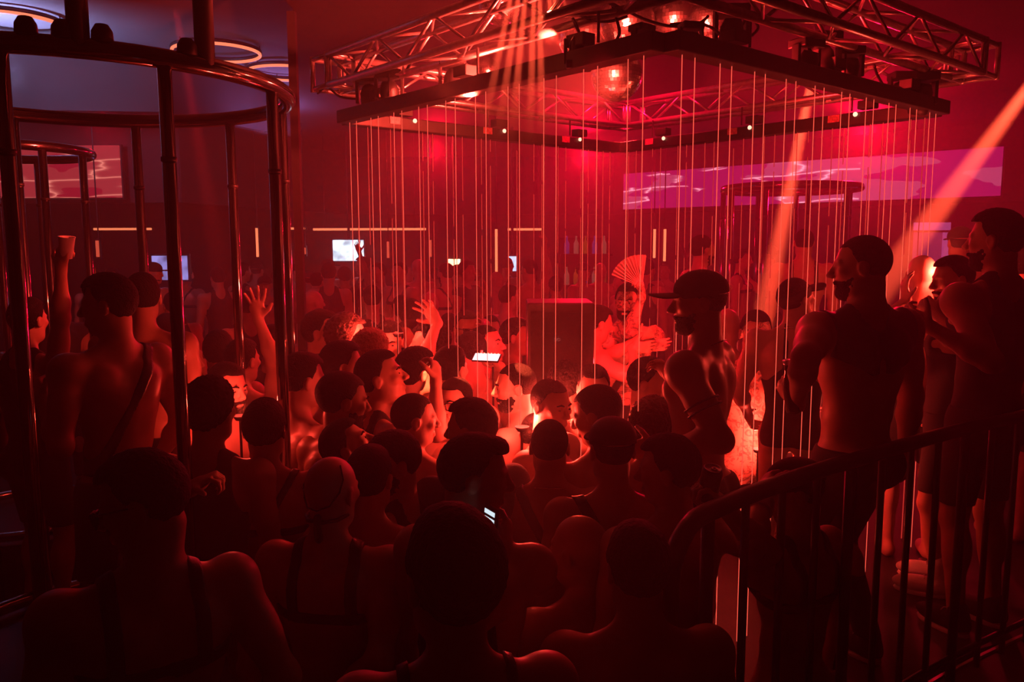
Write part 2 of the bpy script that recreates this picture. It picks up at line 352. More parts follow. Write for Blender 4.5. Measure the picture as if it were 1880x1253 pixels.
def person(px, py, Y, face=0, head=(0, 0, 0), floor=0., b=.4, lean=(0, 0), skin=0, hair='short', hairm=None, arms=None, wear=(), vox=.0068, s=None,
           label='', group=None, cat='person', beard=False, glasses=None, hcap=None, brow=False, pos=None, hs=1., name='person', legs=True):
    """face: 0 looks away from the camera, +90 to the left, 180 to the camera; head turns on top of that.
    arms: {side:(target, pole, curl, hand dir, palm normal)}; target in the torso frame or ('w', world point)"""
    P0 = at(px, py, Y) if pos is None else V(*pos)
    B = rotm(R(face)); Lm = rotm(0, -R(lean[0]), R(lean[1]))
    hz = P0[2] - floor
    if s is None: s = min(1.07, max(.93, hz / 1.665))
    pv = V(0, 0, .95)
    def tp(p): return (Lm @ (V(*p) - pv) + pv) * s
    hc = tp((0, .012, 1.665)); dz = hz - hc[2]
    org = V(P0[0], P0[1], floor) - B @ V(hc[0], hc[1], 0)
    tM, tt = Lm, (pv - Lm @ pv) * s + V(0, 0, dz)
    T, sx = torso_prims(b); T = xf(T, tM, tt, s)
    TP = lambda p: tM @ (V(*p) * s) + tt
    hM = rotm(R(head[0]), R(head[1]), R(head[2])); ht = V(hc[0], hc[1], hz)
    H = xf(head_prims(1 + .06 * b), hM, ht, s * hs)
    neck = cap(TP((0, -.02, 1.44)), ht + hM @ V(0, -.028, -.06) * s, (.06 + .008 * b) * s, (.053 + .006 * b) * s, .03)
    body = list(T) + [neck] + H
    # legs
    thighs = []
    for sd in (-1, 1):
        hip = TP((sd * .088, 0, .9)); ank = V(sd * .11 * s, -.01, .085)
        L = np.linalg.norm(hip - ank); l = max(L / 2 * 1.003, .41 * s)
        kn, _ = ik(hip, ank, l, l, V(sd * .1, 1, 0)); th = cap(hip, kn, .088 * s, .056 * s, .04); thighs.append(th)
        if legs:
            body += [th, cap(kn, ank, .052 * s, .034 * s, .02), ell(kn + (ank - kn) * .3 + V(0, -.02, 0), (.05 * s, .055 * s, .11 * s), .03),
                     ell(V(ank[0], .055, .035), (.045, .12, .034), .03), ell(V(ank[0], -.035, .04), (.034, .045, .04), .03)]
    # arms
    arms = dict(arms or {}); joints = {}
    for sd in (-1, 1):
        sp = arms.get('L' if sd < 0 else 'R', None)
        S = TP((sd * (sx + .004), -.006, 1.425)); l1, l2 = .285 * s, .255 * s
        if sp is None: sp = ((sd * (sx + .07), .03, .86),)
        tg = sp[0]; pole = V(*sp[1]) if len(sp) > 1 and sp[1] is not None else V(sd * .45, -.8, -.6); curl = sp[2] if len(sp) > 2 else .4
        if isinstance(tg, tuple) and tg[0] == 'w': tg = B.T @ (V(*tg[1]) - org)
        else: tg = TP(tg)
        E_, W_ = ik(S, tg, l1, l2, pole); joints['L' if sd < 0 else 'R'] = (S, E_, W_); fd = (W_ - E_) / np.linalg.norm(W_ - E_)
        rr = 1 + .28 * b
        body += [cap(S, E_, .046 * rr * s, .037 * s * (1 + .12 * b), .035), ell((S * .52 + E_ * .48), (.036 * rr * s + .008, .036 * rr * s + .008, .095 * s), .03, np.array(Vector(fd * 0 + (E_ - S)).to_track_quat('Z', 'Y').to_matrix())),
                 cap(E_, E_ + fd * .08 * s, .037 * s * (1 + .12 * b), .038 * s * (1 + .14 * b), .035), cap(E_ + fd * .08 * s, W_, .038 * s * (1 + .14 * b), .024 * s, .03)]
        hd = V(*sp[3]) if len(sp) > 3 and sp[3] is not None else fd
        if len(sp) > 3 and sp[3] is not None: hd = B.T @ hd
        nn = B.T @ V(*sp[4]) if len(sp) > 4 and sp[4] is not None else V(-sd, .1, .05)
        hp = hand_prims(W_, hd, nn, sd, curl, sp[5] if len(sp) > 5 else 0, s * 1.02)
        body += hp
    f = field(body, vox, lo=V(-9, -9, 0), hi=V(9, 9, 9))
    root = f.mesh(name, SKIN[skin] if not isinstance(skin, bpy.types.Material) else skin)
    root.location = org; root.rotation_euler.z = R(face); tag(root, label, cat, group)
    hm = hairm or HAIRD; hsz = s * hs
    if hair and hair != 'bald': add_headgear(hair_field(hair if not (hcap and hcap[0] == 'cap') else 'buzz', .0045 if Y < 6 else .008, bool(hcap and hcap[0] == 'cap')), 'hair', hm, root, hM, ht, hsz)
    if beard: add_headgear(beard_field(), 'beard', hm, root, hM, ht, hsz)
    if brow:
        P = []
        for q in (-1, 1): P += [cap((q * .016, .094, .023), (q * .03, .0935, .029), .0042, k=.003), cap((q * .03, .0935, .029), (q * .046, .082, .024), .0042, .003, .003)]
        add_headgear(field(P, .002), 'eyebrows', hm, root, hM, ht, hsz)
        add_headgear(field([ell((q * .031, .086, .003), (.0075, .004, .0045), .001) for q in (-1, 1)], .0015), 'eyes', mat('eye_dark', (.01, .008, .006), .15), root, hM, ht, hsz)
    if hcap:
        kind = hcap[0]
        if kind == 'cap':
            c, br = cap_fields(hcap[1]); q = add_headgear(c, 'cap', CLOTH, root, hM, ht, hsz); br = add_headgear(br, 'brim', CLOTH, q, hM, ht, hsz)
        elif kind == 'visor':
            g = field([ell((0, -.012, .03), (.083, .103, .1), .01)], .004); x, y, z = g.xyz(); g.cut(np.abs(z - .03 - .15 * y + 0 * x) - .024); q = add_headgear(g, 'visor_band', CLOTH, root, hM, ht, hsz)
            c, br = cap_fields(hcap[1]); bpy.data.objects.remove(add_headgear(c, 'x', CLOTH, q, hM, ht, hsz)); add_headgear(br, 'brim', CLOTH, q, hM, ht, hsz)
    if glasses:
        dz_, dy_ = (0, 0) if glasses != 'up' else (.075, -.035)
        P = []
        for q in (-1, 1):
            pts = [(q * .012, .108, .016), (q * .055, .1, .018), (q * .054, .1, -.012), (q * .038, .104, -.022), (q * .016, .108, -.016), (q * .012, .108, .016)]
            P += [cap(pts[i], pts[i + 1], .0026, k=.001) for i in range(5)] + [cap((q * .055, .1, .014), (q * .083, -.01, .014), .0026, k=.001)]
            if glasses != 'clear': P.append(ell((q * .034, .103, -.001), (.022, .003, .018), .001))
        P.append(cap((-.012, .108, .012), (.012, .108, .012), .0026, k=.001)); P = xf(P, np.eye(3), V(0, dy_, dz_))
        add_headgear(field(P, .0018), 'eyeglasses' if glasses == 'clear' else 'sunglasses', mat('frame_black', (.01, .01, .01), .2), root, hM, ht, hsz)
    # clothes
    tinv = tM.T
    for wv in wear:
        kind = wv[0]; m = wv[1] if len(wv) > 1 and wv[1] else CLOTH
        if kind == 'trousers' or kind == 'shorts' or kind == 'briefs':
            hem = {'trousers': .1, 'shorts': .56, 'briefs': .83}[kind]; P = [p for p in T if p[1][2] < 1.2 * s + dz] + thighs
            if kind == 'trousers':
                for sd, th in zip((-1, 1), thighs): P.append(cap(th[2], V(sd * .11 * s, -.01, .1), .056 * s, .045, .02))
            off = .009; lo = V(-9, -9, hem * s + (dz if kind != 'trousers' else 0) - .01); hi = V(9, 9, .97 * s + dz + .02)
        else:
            P = T; off = .0075; lo = None; hi = None
        g = field(P, vox * 1.05, off, lo, hi); x, y, z = g.xyz()
        X = ((x - tt[0]) * tinv[0, 0] + (y - tt[1]) * tinv[0, 1] + (z - tt[2]) * tinv[0, 2]) / s
        Yy = ((x - tt[0]) * tinv[1, 0] + (y - tt[1]) * tinv[1, 1] + (z - tt[2]) * tinv[1, 2]) / s
        Z = ((x - tt[0]) * tinv[2, 0] + (y - tt[1]) * tinv[2, 1] + (z - tt[2]) * tinv[2, 2]) / s
        ax = np.abs(X)
        if kind in ('trousers', 'shorts', 'briefs'):
            g.cut(np.maximum(Z - (.98 if kind != 'briefs' else .95), 0 * X + (hem * s + (dz if kind != 'trousers' else 0) - z)))
            nm = {'trousers': 'trousers', 'shorts': 'shorts', 'briefs': 'briefs'}[kind]
        elif kind == 'tank':
            wd = .115; arm = np.where(Z > 1.3, ax - wd - (1.47 - Z) * .25, -1.); neckc = .0 * X + (.06 - np.sqrt(X ** 2 + ((Z - 1.5) / (1.3)) ** 2))
            g.cut(np.maximum(np.maximum(Z - 1.56, .93 - Z), np.maximum(arm, neckc))); nm = 'tank_top'
        elif kind == 'tee':
            g.cut(np.maximum(np.maximum(Z - 1.53, .9 - Z), .075 - np.sqrt(X ** 2 + ((Z - 1.53) / .6) ** 2))); nm = 't_shirt'
        elif kind == 'singlet':   # wrestling singlet: narrow straps
            arm = np.where(Z > 1.22, ax - .055 - np.clip(1.3 - Z, 0, 1) * 1.0, -1.); mid = np.where(Z > 1.15, .03 - ax, -1.)
            g.cut(np.maximum(np.maximum(Z - 1.6, .86 - Z), np.maximum(arm, mid))); nm = 'singlet'
        elif kind == 'bolero':    # broad leather yoke over shoulders and upper back
            g.cut(np.maximum(np.maximum(np.maximum(Z - 1.6, ax - .2), 1.27 + .5 * (ax - .05) * (ax > .05) - Z - .0), .085 - np.sqrt(X ** 2 + ((Z - 1.54)) ** 2))); nm = 'leather_yoke'
        elif kind == 'harness':   # two shoulder straps joined by a chest band
            w_ = .019; st = np.maximum(np.abs(ax - .098 - .0 * Z) - w_, 1.3 - Z); bd = np.abs(Z - 1.3 - .12 * Yy) - w_
            g.cut(np.minimum(st, bd)); nm = 'leather_harness'
        elif kind == 'yharness':
            w_ = .017; st = np.maximum(np.abs(ax - (Z - 1.28) * .55) - w_, 1.26 - Z); bd = np.abs(Z - 1.27) - w_
            g.cut(np.minimum(st, bd)); nm = 'leather_harness'
        elif kind == 'sash':      # single diagonal strap
            q = wv[2] if len(wv) > 2 else 1
            g.cut(np.maximum(np.abs((X * q - .02 + (Z - 1.3) * -.55)) - .024, 1.0 - Z)); nm = 'chest_strap'
        elif kind == 'straps':
            g.cut(np.maximum(np.abs(ax - .105) - .012, 1.1 - Z)); nm = 'shoulder_straps'
        g.mesh(nm, m, root)
    root['_'] = 0; del root['_']
    info = dict(arm=joints, b=b, root=root, org=org, B=B, TP=TP, hM=hM, ht=ht, s=s)
    PEOPLE.append(root)
    return info
PEOPLE = []
def ring_on_head(I, pts, r, name, m, vox=.003):
    f = field([cap(pts[i], pts[i + 1], r, k=.002) for i in range(len(pts) - 1)], vox)
    return add_headgear(f, name, m, I['root'], I['hM'], I['ht'], I['s'])
def arm_band(I, side, fore, t0, t1, r, name, m):
    """a snug band round the upper arm (fore=0) or forearm (fore=1), between t0 and t1 of its length"""
    a, b_ = I['arm'][side][fore], I['arm'][side][fore + 1]; d = b_ - a; L = np.linalg.norm(d); u = d / L
    f = field([cap(a, b_, r)], .004); x, y, z = f.xyz()
    t = ((x - a[0]) * u[0] + (y - a[1]) * u[1] + (z - a[2]) * u[2]) / L; f.cut(np.maximum(t0 - t, t - t1) * L); return f.mesh(name, m, I['root'])
def prims_child(I, prims, name, m, vox=.004):
    return field(prims, vox).mesh(name, m, I['root'])
# ------------------------------------------------------------------ the room
def struct(name, mb, m, **k): return tag(mb.build(name, m, **k), kind='structure')
WALL = mat('wall_dark', (.04, .03, .03), .8, noise=.25, scale=2, bump=.1)
CEIL = mat('ceiling_grey', (.13, .12, .13), .85, noise=.1, scale=3)
FLOOR = mat('floor_dark', (.012, .01, .01), .6, noise=.4, scale=6)
m = MB(); m.box((0, 7, -.05), (20, 24, .1)); struct('floor', m, FLOOR)
m = MB(); m.box((0, 7, 4.48), (20, 24, .1)); struct('ceiling', m, CEIL)
DARKC = mat('ceiling_black', (.02, .016, .018), .8, noise=.2, scale=4)
m = MB(); pl_ = [(-1.62, -2.8), (9.4, -2.8), (9.4, 16.8), (-4.3, 16.8), (-1.62, 6.3)]; n = 5
m.add([(x, y, z) for z in (4.06, 4.44) for x, y in pl_], [(4, 3, 2, 1, 0), (5, 6, 7, 8, 9)] + [(i, (i + 1) % n, n + (i + 1) % n, n + i) for i in range(n)]); struct('ceiling', m, DARKC)
m = MB(); m.box((-1.65, 6.38, 2.03), (.06, .06, 4.06)); struct('trim_6', m, DARKC)
for nm, c, d in (('wall_back', (0, 18, 2.2), (20, .2, 4.5)), ('wall_left', (-9, 7, 2.2), (.2, 22, 4.5)), ('wall_right', (9.6, 7, 2.2), (.2, 22, 4.5)), ('wall_front', (0, -3, 2.2), (20, .2, 4.5))):
    m = MB(); m.box(c, d); struct(nm, m, WALL)
path = [(-8.9, 11.7), (-4.7, 11.7), (-3.2, 16.9), (2.1, 16.9), (7.4, 12.0), (9.5, 11.4)]
for i in range(5):
    a, b_ = Vector((*path[i], 0)), Vector((*path[i + 1], 0)); d = b_ - a; m = MB()
    m.box(((a + b_) / 2) + Vector((0, 0, 3.67)), (d.length + .1, .16, 1.52), Matrix.Rotation(math.atan2(d.y, d.x), 3, 'Z')); struct('trim_%d' % (i + 1), m, WALL)

for nm_, (a_, b2_) in (('trim_7', ((-8.9, 8.9), (-3.95, 9.5))), ('trim_8', ((-3.95, 9.5), (-3.1, 11.6)))):
    a_, b2_ = Vector((*a_, 0)), Vector((*b2_, 0)); d_ = b2_ - a_; m = MB()
    m.box(((a_ + b2_) / 2) + Vector((0, 0, 4.12)), (d_.length, .12, .62), Matrix.Rotation(math.atan2(d_.y, d_.x), 3, 'Z')); struct(nm_, m, DARKC)

# raised platform on the right, its curved edge, nosing and railing
PZ = .55; rz = 1.6
rp = [at_z(x, y, rz) for x, y in ((1293, 944), (1345, 921), (1400, 900), (1470, 875), (1530, 856), (1589, 839), (1650, 821), (1709, 804), (1775, 787), (1845, 771), (1910, 757), (1980, 744))]
pf = [(p[0] - .01, p[1] + .02) for p in rp]; pf = [(pf[0][0] - .13, pf[0][1] - .16)] + pf
near_pf = [(.36, 1.0), (-1.3, .75), (-1.3, -2.8), (6.5, -2.8), (6.5, pf[-1][1] + .2)] + pf[::-1]
STG = mat('stage_black', (.01, .009, .009), .75, noise=.4, scale=8)
def slab(name, poly, lab):
    m = MB(); n = len(poly); m.add([(x, y, z) for z in (0, PZ) for x, y in poly], [tuple(range(n - 1, -1, -1)), tuple(range(n, 2 * n))] + [(i, (i + 1) % n, n + (i + 1) % n, n + i) for i in range(n)])
    return tag(m.build(name, STG), lab, 'stage')
plat = slab('landing', near_pf, 'dark raised landing with a metal edge at the lower right, under the railing')
m = MB(); m.tube([(x - .006, y + .01, PZ - .004) for x, y in pf[:13]], .014, 6); m.build('edge_nosing', ALU, plat)
slab('stage_platform', [(.55, 2.9), (1.3, 2.93), (2.05, 3.4), (2.9, 3.75), (4.2, 4.4), (6.2, 6.4), (6.2, 8.2), (.3, 8.2), (.3, 4.9), (.97, 4.75), (.84, 3.9), (.72, 3.3)], 'low black stage platform under the men standing at the right')
rail = empty('railing', (rp[0][0], rp[0][1], 0), 'black tubular metal railing with upright bars along the platform edge', 'railing')
O_ = Vector((rp[0][0], rp[0][1], 0)); RP = [Vector(p) - O_ for p in rp]; u = (RP[1] - RP[0]).normalized(); c0 = RP[0] - u * .16; c0.z = 0
pts = [c0 + Vector((0, 0, z)) for z in (PZ, .8, 1.1, 1.3, rz - .15)]
for k in range(1, 7):
    q = k / 6 * math.pi / 2; pts.append(c0 + Vector((0, 0, rz - .15)) + u * (.15 * (1 - math.cos(q))) + Vector((0, 0, .15 * math.sin(q))))
m = MB(); m.tube(pts + RP, .0265, 14); m.build('handrail', PAINT, rail, smooth=True)
acc = 0; nxt = .02; k = 0
for i in range(len(RP) - 1):
    L = (RP[i + 1] - RP[i]).length
    while nxt < acc + L:
        p = RP[i].lerp(RP[i + 1], (nxt - acc) / L); p.z = 0; m = MB(); m.tube([p + Vector((0, 0, PZ + .0)), p + Vector((0, 0, rz - .02))], .0125 if k % 4 else .019, 10); m.build('baluster', PAINT, rail, smooth=True); nxt += .2; k += 1
    acc += L
m = MB(); m.tube([Vector((p.x, p.y, PZ + .1)) for p in RP], .013, 10); m.build('bottom_rail', PAINT, rail, smooth=True)

# steel cages
def cage(cx, cy, zt, rad, angs, label, rt=.034, rb=.0235, zf=.5, nb=0):
    e = empty('dance_cage', (cx, cy, 0), label, 'cage')
    m = MB(); m.tube([(rad * math.cos(q), rad * math.sin(q), zt) for q in [2 * math.pi * k / 72 for k in range(72)]], rt, 16, closed=True)
    m.build('top_ring', CHROME, e, smooth=True)
    m = MB(); m.tube([(rad * math.cos(q), rad * math.sin(q), zf + .05) for q in [2 * math.pi * k / 72 for k in range(72)]], rt, 12, closed=True); m.build('bottom_ring', CHROME, e, smooth=True)
    m = MB(); m.lathe([(0, 0), (rad + .05, 0), (rad + .05, zf), (0, zf)], n=48); m.build('plinth', BLACK, e)
    for q in angs:
        x, y = rad * math.cos(R(q)), rad * math.sin(R(q)); m = MB(); m.tube([(x, y, zf + .05), (x, y, zt - rt * .5)], rb, 16)
        o = m.build('bar', CHROME, e, smooth=True)
        j = MB(); j.tube([(x, y, zt - .34), (x, y, zt - .325)], rb * 1.12, 16); j.build('joint_collar', BLACK, o, smooth=True)
    return e
def ang_of(px, py, cx, cy, z, rad, far):
    """bearing on the ring of a bar seen at column px"""
    best = None
    for k in range(720):
        q = math.pi * k / 360; p = V(cx + rad * math.cos(q), cy + rad * math.sin(q), z - EYE); dd = p @ _fw; x = 940 + FOC * (p @ _r2) / dd
        isfar = p[1] > cy
        if isfar == far and (best is None or abs(x - px) < best[0]): best = (abs(x - px), q)
    return math.degrees(best[1])
CX, CY, CZ, CR = -1.78, 3.42, 2.95, .84
angs = [ang_of(px, 0, CX, CY, CZ - .1, CR, far) for px, far in ((305, False), (2, False), (-230, False), (500, False), (518, True), (424, True), (250, True), (28, True))]
cage1 = cage(CX, CY, CZ, CR, angs, 'large round steel cage with upright bars at the left foreground')
for px in (138, 354):
    # hanging posts
    p = at(px, 66 if px < 200 else 108, 3.0 if px > 200 else 2.95); q = math.atan2(p[1] - CY, p[0] - CX); x, y = CR * math.cos(q), CR * math.sin(q)
    m = MB(); m.tube([(x, y, CZ), (x, y, 4.42)], .034, 14); m.build('hanging_post', BLACK, cage1, smooth=True)
for px, py in ((70, 66), (118, 60), (180, 74), (398, 112)):
    p = at(px, py, 2.8); q = math.atan2(p[1] - CY, p[0] - CX); x, y = CR * math.cos(q), CR * math.sin(q)
    m = MB(); m.lathe([(0, .06), (.02, .055), (.032, .035), (.034, 0), (0, 0)], (x, y, CZ + .025), 16); m.build('end_cap', BLACK, cage1, smooth=True)
cage(-3.43, 5.6, 2.95, .54, [ang_of(px, 0, -3.43, 5.6, 2.85, .54, far) for px, far in ((78, False), (155, False), (8, False), (70, True), (-10, True))],
     'smaller round steel cage behind the large one at the left edge', rt=.032, rb=.025, zf=.4)
cage(3.27, 9.7, 2.95, .76, [ang_of(px, 0, 3.27, 9.7, 2.85, .76, far) for px, far in ((1343, False), (1406, False), (1484, False), (1555, False), (1325, True), (1392, True), (1462, True), (1560, True))],
     'round steel dance cage at the back right below the pink screen', rt=.045, rb=.032, zf=.45)

# overhead box truss square
TA = .70446; TC = V(.757, 4.81); TH = 1.38; TZ = 3.22; TS = .2
def tpos(u, v, h=TH): c, s = math.cos(TA), math.sin(TA); return V(TC[0] + (u * c - v * s) * h, TC[1] + (u * s + v * c) * h)
corn = dict(N=(-1, -1), R=(1, -1), F=(1, 1), L=(-1, 1))
names = {('N', 'R'): 'near right side of the overhead aluminium box truss, dark', ('R', 'F'): 'far right side of the overhead aluminium box truss behind the beams',
         ('F', 'L'): 'far left side of the overhead aluminium box truss behind the beams', ('L', 'N'): 'near left side of the overhead aluminium box truss, lit bright red'}
for (a, b_), lab in names.items():
    A = tpos(*corn[a]); B_ = tpos(*corn[b_]); d = (B_ - A) / np.linalg.norm(B_ - A); inn = V(-d[1], d[0])
    L = np.linalg.norm(B_ - A); e = empty('truss_section', (A[0], A[1], TZ), lab, 'truss', 'sides of the overhead truss square')
    def pp(t, i, z): q = d * t + inn * i; return Vector((q[0], q[1], z))
    t0, t1 = TS, L - TS
    ch = [(0.016, .016), (TS - .016, .016), (TS - .016, TS - .016), (.016, TS - .016)]
    for i, z in ch:
        m = MB(); m.tube([pp(t0, i, z), pp(t1, i, z)], .02, 12); m.build('chord', ALU, e, smooth=True)
    nb = 9; st = (t1 - t0) / nb
    for f in range(4):
        (i0, z0), (i1, z1) = ch[f], ch[(f + 1) % 4]
        for k in range(nb):
            m = MB(); s0 = t0 + k * st; s1 = s0 + st
            if f == 1 or f == 3 or f == 2 or True:
                if (k + f) % 2: m.tube([pp(s0, i0, z0), pp(s1, i1, z1)], .0085, 8)
                else: m.tube([pp(s0, i1, z1), pp(s1, i0, z0)], .0085, 8)
            m.build('brace', ALU, e, smooth=True)
        m = MB(); m.tube([pp(t0 + .02, i0, z0), pp(t0 + .02, i1, z1)], .0085, 8); m.build('brace', ALU, e, smooth=True)
        m = MB(); m.tube([pp(t1 - .02, i0, z0), pp(t1 - .02, i1, z1)], .0085, 8); m.build('brace', ALU, e, smooth=True)
cl = dict(L='left corner block of the overhead truss square', R='right corner block of the overhead truss square', F='far corner block of the overhead truss square behind the beams')
for k, lab in cl.items():
    u_, v_ = corn[k]; c = tpos(u_, v_); ctr = TC + (c - TC) * (1 - TS / 2 / TH)
    e = empty('truss_corner', (ctr[0], ctr[1], TZ), lab, 'truss', None, TA)
    h = TS / 2 - .012; m = MB()
    for sx_ in (-h, h):
        for sy_ in (-h, h):
            q = MB(); q.tube([(sx_, sy_, 0), (sx_, sy_, TS)], .015, 10); q.build('upright_tube', ALU, e, smooth=True)
    for z in (.016, TS - .016):
        m = MB(); m.tube([(-h, -h, z), (h, -h, z), (h, h, z), (-h, h, z)], .014, 10, closed=True); m.build('corner_frame', ALU, e, smooth=True)

# hanging square of laser bars
LC = V(.7035, 4.812); LS = 1.2142; LZ = 3.03
def lpos(u, v): c, s = math.cos(TA), math.sin(TA); return V(LC[0] + (u * c - v * s), LC[1] + (u * s + v * c))
edges = [('near right', (-1, -1), (1, -1)), ('far right', (1, -1), (1, 1)), ('far left', (1, 1), (-1, 1)), ('near left', (-1, 1), (-1, -1))]
for nm, a, b_ in edges:
    A = lpos(a[0] * LS, a[1] * LS); B_ = lpos(b_[0] * LS, b_[1] * LS); d = B_ - A; L = np.linalg.norm(d); q = math.atan2(d[1], d[0])
    e = empty('laser_bar', (*((A + B_) / 2), LZ), 'black laser bar hung as the %s side of the square light frame' % nm, 'laser bar', None, q)
    m = MB(); m.box((0, .0, .037), (L - .05, .09, .074)); m.build('housing', BLACK, e, bevel=.006)
    for k in (-1, 0, 1):
        m = MB(); m.box((k * L * .32, .0, .115), (.1, .07, .05)); m.build('driver_box', BLACK, e, bevel=.004)
        m = MB(); m.tube([(k * L * .32 + .1, 0, .09), (k * L * .32 + .1, 0, TZ - LZ + .02)], .006, 8); m.build('hanging_rod', BLACK, e)
        if 'far' in nm:
            m = MB(); m.lathe([(0, 0), (.012, .002), (.014, .01)], (k * L * .3, .047, .06), 12, Matrix.Rotation(-math.pi / 2, 3, 'X')); m.build('status_lamp', mat('status_lamp', (0, 0, 0), .5, emit=(1, .4, .25), estr=3), e)
            m = MB(); m.box((k * L * .3 + .14, .048, .05), (.075, .004, .042)); m.build('label_plate', mat('label_pink', (.5, .2, .2), .6, noise=.5, scale=90), e)
m = None
BEAM = mat('laser_beam', (0, 0, 0), 1, emit=(1, .1, .06), estr=1.15)  # beams of light built as thin glowing tubes, far ones dimmer
BEAMF = mat('laser_beam_far', (0, 0, 0), 1, emit=(1, .05, .035), estr=.55)
BEAMS = []
q_, g_ = .0291888 * .7, .111348 * .7; pitch_ = (2 * LS - 2 * q_) / 10
ordn = ['first', 'second', 'third', 'fourth', 'fifth', 'sixth', 'seventh', 'eighth', 'ninth', 'tenth']
for nm, a, b_ in edges:
    if nm in ('near left', 'far right', 'far left'): a, b_ = b_, a
    if nm == 'far right': pass
    A = lpos(a[0] * LS, a[1] * LS); B_ = lpos(b_[0] * LS, b_[1] * LS); d = (B_ - A) / np.linalg.norm(B_ - A)
    frm = {'near right': 'near corner', 'near left': 'near corner', 'far right': 'far corner', 'far left': 'left corner'}[nm]
    for k in range(10):
        for j in (0, 1):
            t = q_ + pitch_ * (k + .5) + (g_ / 2 if j else -g_ / 2); p = A + d * t
            BEAMS.append((p, nm, 'thin red laser beam, %s of the %s pair from %s, %s side' % ('second' if j else 'first', ordn[k], frm, nm)))

# mirror balls
MIRR = bpy.data.materials.new('mirror_tiles'); MIRR.use_nodes = True; t = MIRR.node_tree; bs = t.nodes['Principled BSDF']
bs.inputs['Metallic'].default_value = 1; bs.inputs['Roughness'].default_value = .2; bs.inputs['Base Color'].default_value = (.85, .8, .8, 1)
def ball(px, py, Y, r, label):
    p = at(px, py, Y); e = empty('mirror_ball', p, label, 'mirror ball'); e.location = Vector(p)
    m = MB(); N = 24
    for i in range(N):
        a0, a1 = math.pi * i / N, math.pi * (i + 1) / N; am = (a0 + a1) / 2; k = max(4, int(2 * N * math.sin(am)))
        for j in range(k):
            b0, b1 = 2 * math.pi * j / k, 2 * math.pi * (j + 1) / k; c = []
            for aa, bb in ((a0, b0), (a1, b0), (a1, b1), (a0, b1)):
                c.append(Vector((math.sin(aa) * math.cos(bb), math.sin(aa) * math.sin(bb), math.cos(aa))) * r)
            ctr = sum(c, Vector()) / 4; rot = Matrix.Rotation(random.uniform(-.07, .07), 3, 'X') @ Matrix.Rotation(random.uniform(-.07, .07), 3, 'Y')
            m.add([ctr + rot @ (v - ctr) * .94 for v in c], [(0, 1, 2, 3)])
    m.build('mirror_tile', MIRR, e)['kind'] = 'stuff'
    m = MB(); m.lathe([(0, -r * .975)] + [(r * .975 * math.sin(math.pi * k / 16), -r * .975 * math.cos(math.pi * k / 16)) for k in range(1, 16)] + [(0, r * .975)], n=24); m.build('core', BLACK, e, smooth=True)
    m = MB(); m.tube([(0, 0, r * .95), (0, 0, 4.42 - p[2])], .004, 6); m.build('hanging_wire', BLACK, e)
ball(1132, 138, 4.9, .15, 'glittering mirror ball hanging just below the black light frame')
ball(1150, 40, 4.8, .16, 'mirror ball behind the silhouetted moving light above the frame')
ball(1078, 66, 5.0, .17, 'mirror ball at the left of the cluster above the frame')
ball(1240, 34, 4.9, .15, 'mirror ball in the middle of the cluster under the truss corner')
ball(1303, 40, 4.4, .12, 'small mirror ball at the right of the cluster')
ball(918, 4, 4.6, .12, 'mirror ball at the top of the picture left of the fanned rays')
ball(1205, 18, 5.3, .13, 'mirror ball highest in the cluster near the truss corner')
ball(890, 130, 5.2, .09, 'dim small mirror ball under the left truss')

# moving lights hung from the truss
def mover(px, py, Y, label, tilt=.4, yaw=0, s=1., up=False, pos=None, drop=0):
    p = at(px, py, Y) if pos is None else pos; e = empty('moving_head_light', p, label, 'stage light', None, yaw); g = -1 if up else 1
    m = MB(); m.box((0, 0, g * .075 * s), (.11 * s, .09 * s, .035 * s)); m.build('base', BLACK, e, bevel=.006)
    for q in (-1, 1):
        m = MB(); m.box((q * .055 * s, 0, g * .02 * s), (.014 * s, .035 * s, .1 * s)); m.build('yoke_arm', BLACK, e, bevel=.003)
    M_ = Matrix.Rotation(tilt, 3, 'X')
    m = MB(); m.lathe([(0, .06), (.028, .058), (.04, .03), (.042, -.03), (.036, -.055), (0, -.055)], (0, 0, -.01), 20, M_); hd = m.build('head', BLACK, e, smooth=True); hd.scale = (s,) * 3
    m = MB(); m.lathe([(0, -.004), (.031, -.004), (.033, 0)], M_ @ Vector((0, 0, -.058)), 20, M_); m.build('lens', mat('lens_glass', (.1, .02, .02), .05, spec=1), hd, smooth=True)
    return e
mover(1063, 86, 3.45, 'black moving head light standing left of the frame corner', up=True, s=1.0)
mover(1178, 82, 3.3, 'small black moving light above the left end of the frame corner', s=.8, yaw=.7)
mover(1268, 78, 3.3, 'small black moving light above the right end of the frame corner', s=.8, yaw=.2)
mover(1342, 62, 3.55, 'black moving head light with looped cable on the near right bar', s=1.2)
mover(1480, 118, 3.75, 'black moving head light in front of the orange light shaft', s=1.15, yaw=.5)
mover(1512, 108, 3.9, 'second black moving head light right of the orange shaft', s=1.25, tilt=-.4)
mover(1558, 128, 4.0, 'black moving head light half way along the near right bar', s=1.1)
mover(1690, 178, 4.5, 'black moving head light at the right end of the frame', s=1.35)
mover(1655, 170, 4.4, 'black moving head light next to the right end of the frame', s=1.1, tilt=-.6)
mover(680, 178, 4.75, 'dark moving head light at the left end of the frame', s=1.3, tilt=.8)
mover(715, 172, 4.6, 'second dark moving head light from the left end of the frame', s=1.3)
mover(832, 148, 4.3, 'dark moving head light under the left truss', s=1.2, tilt=-.5)
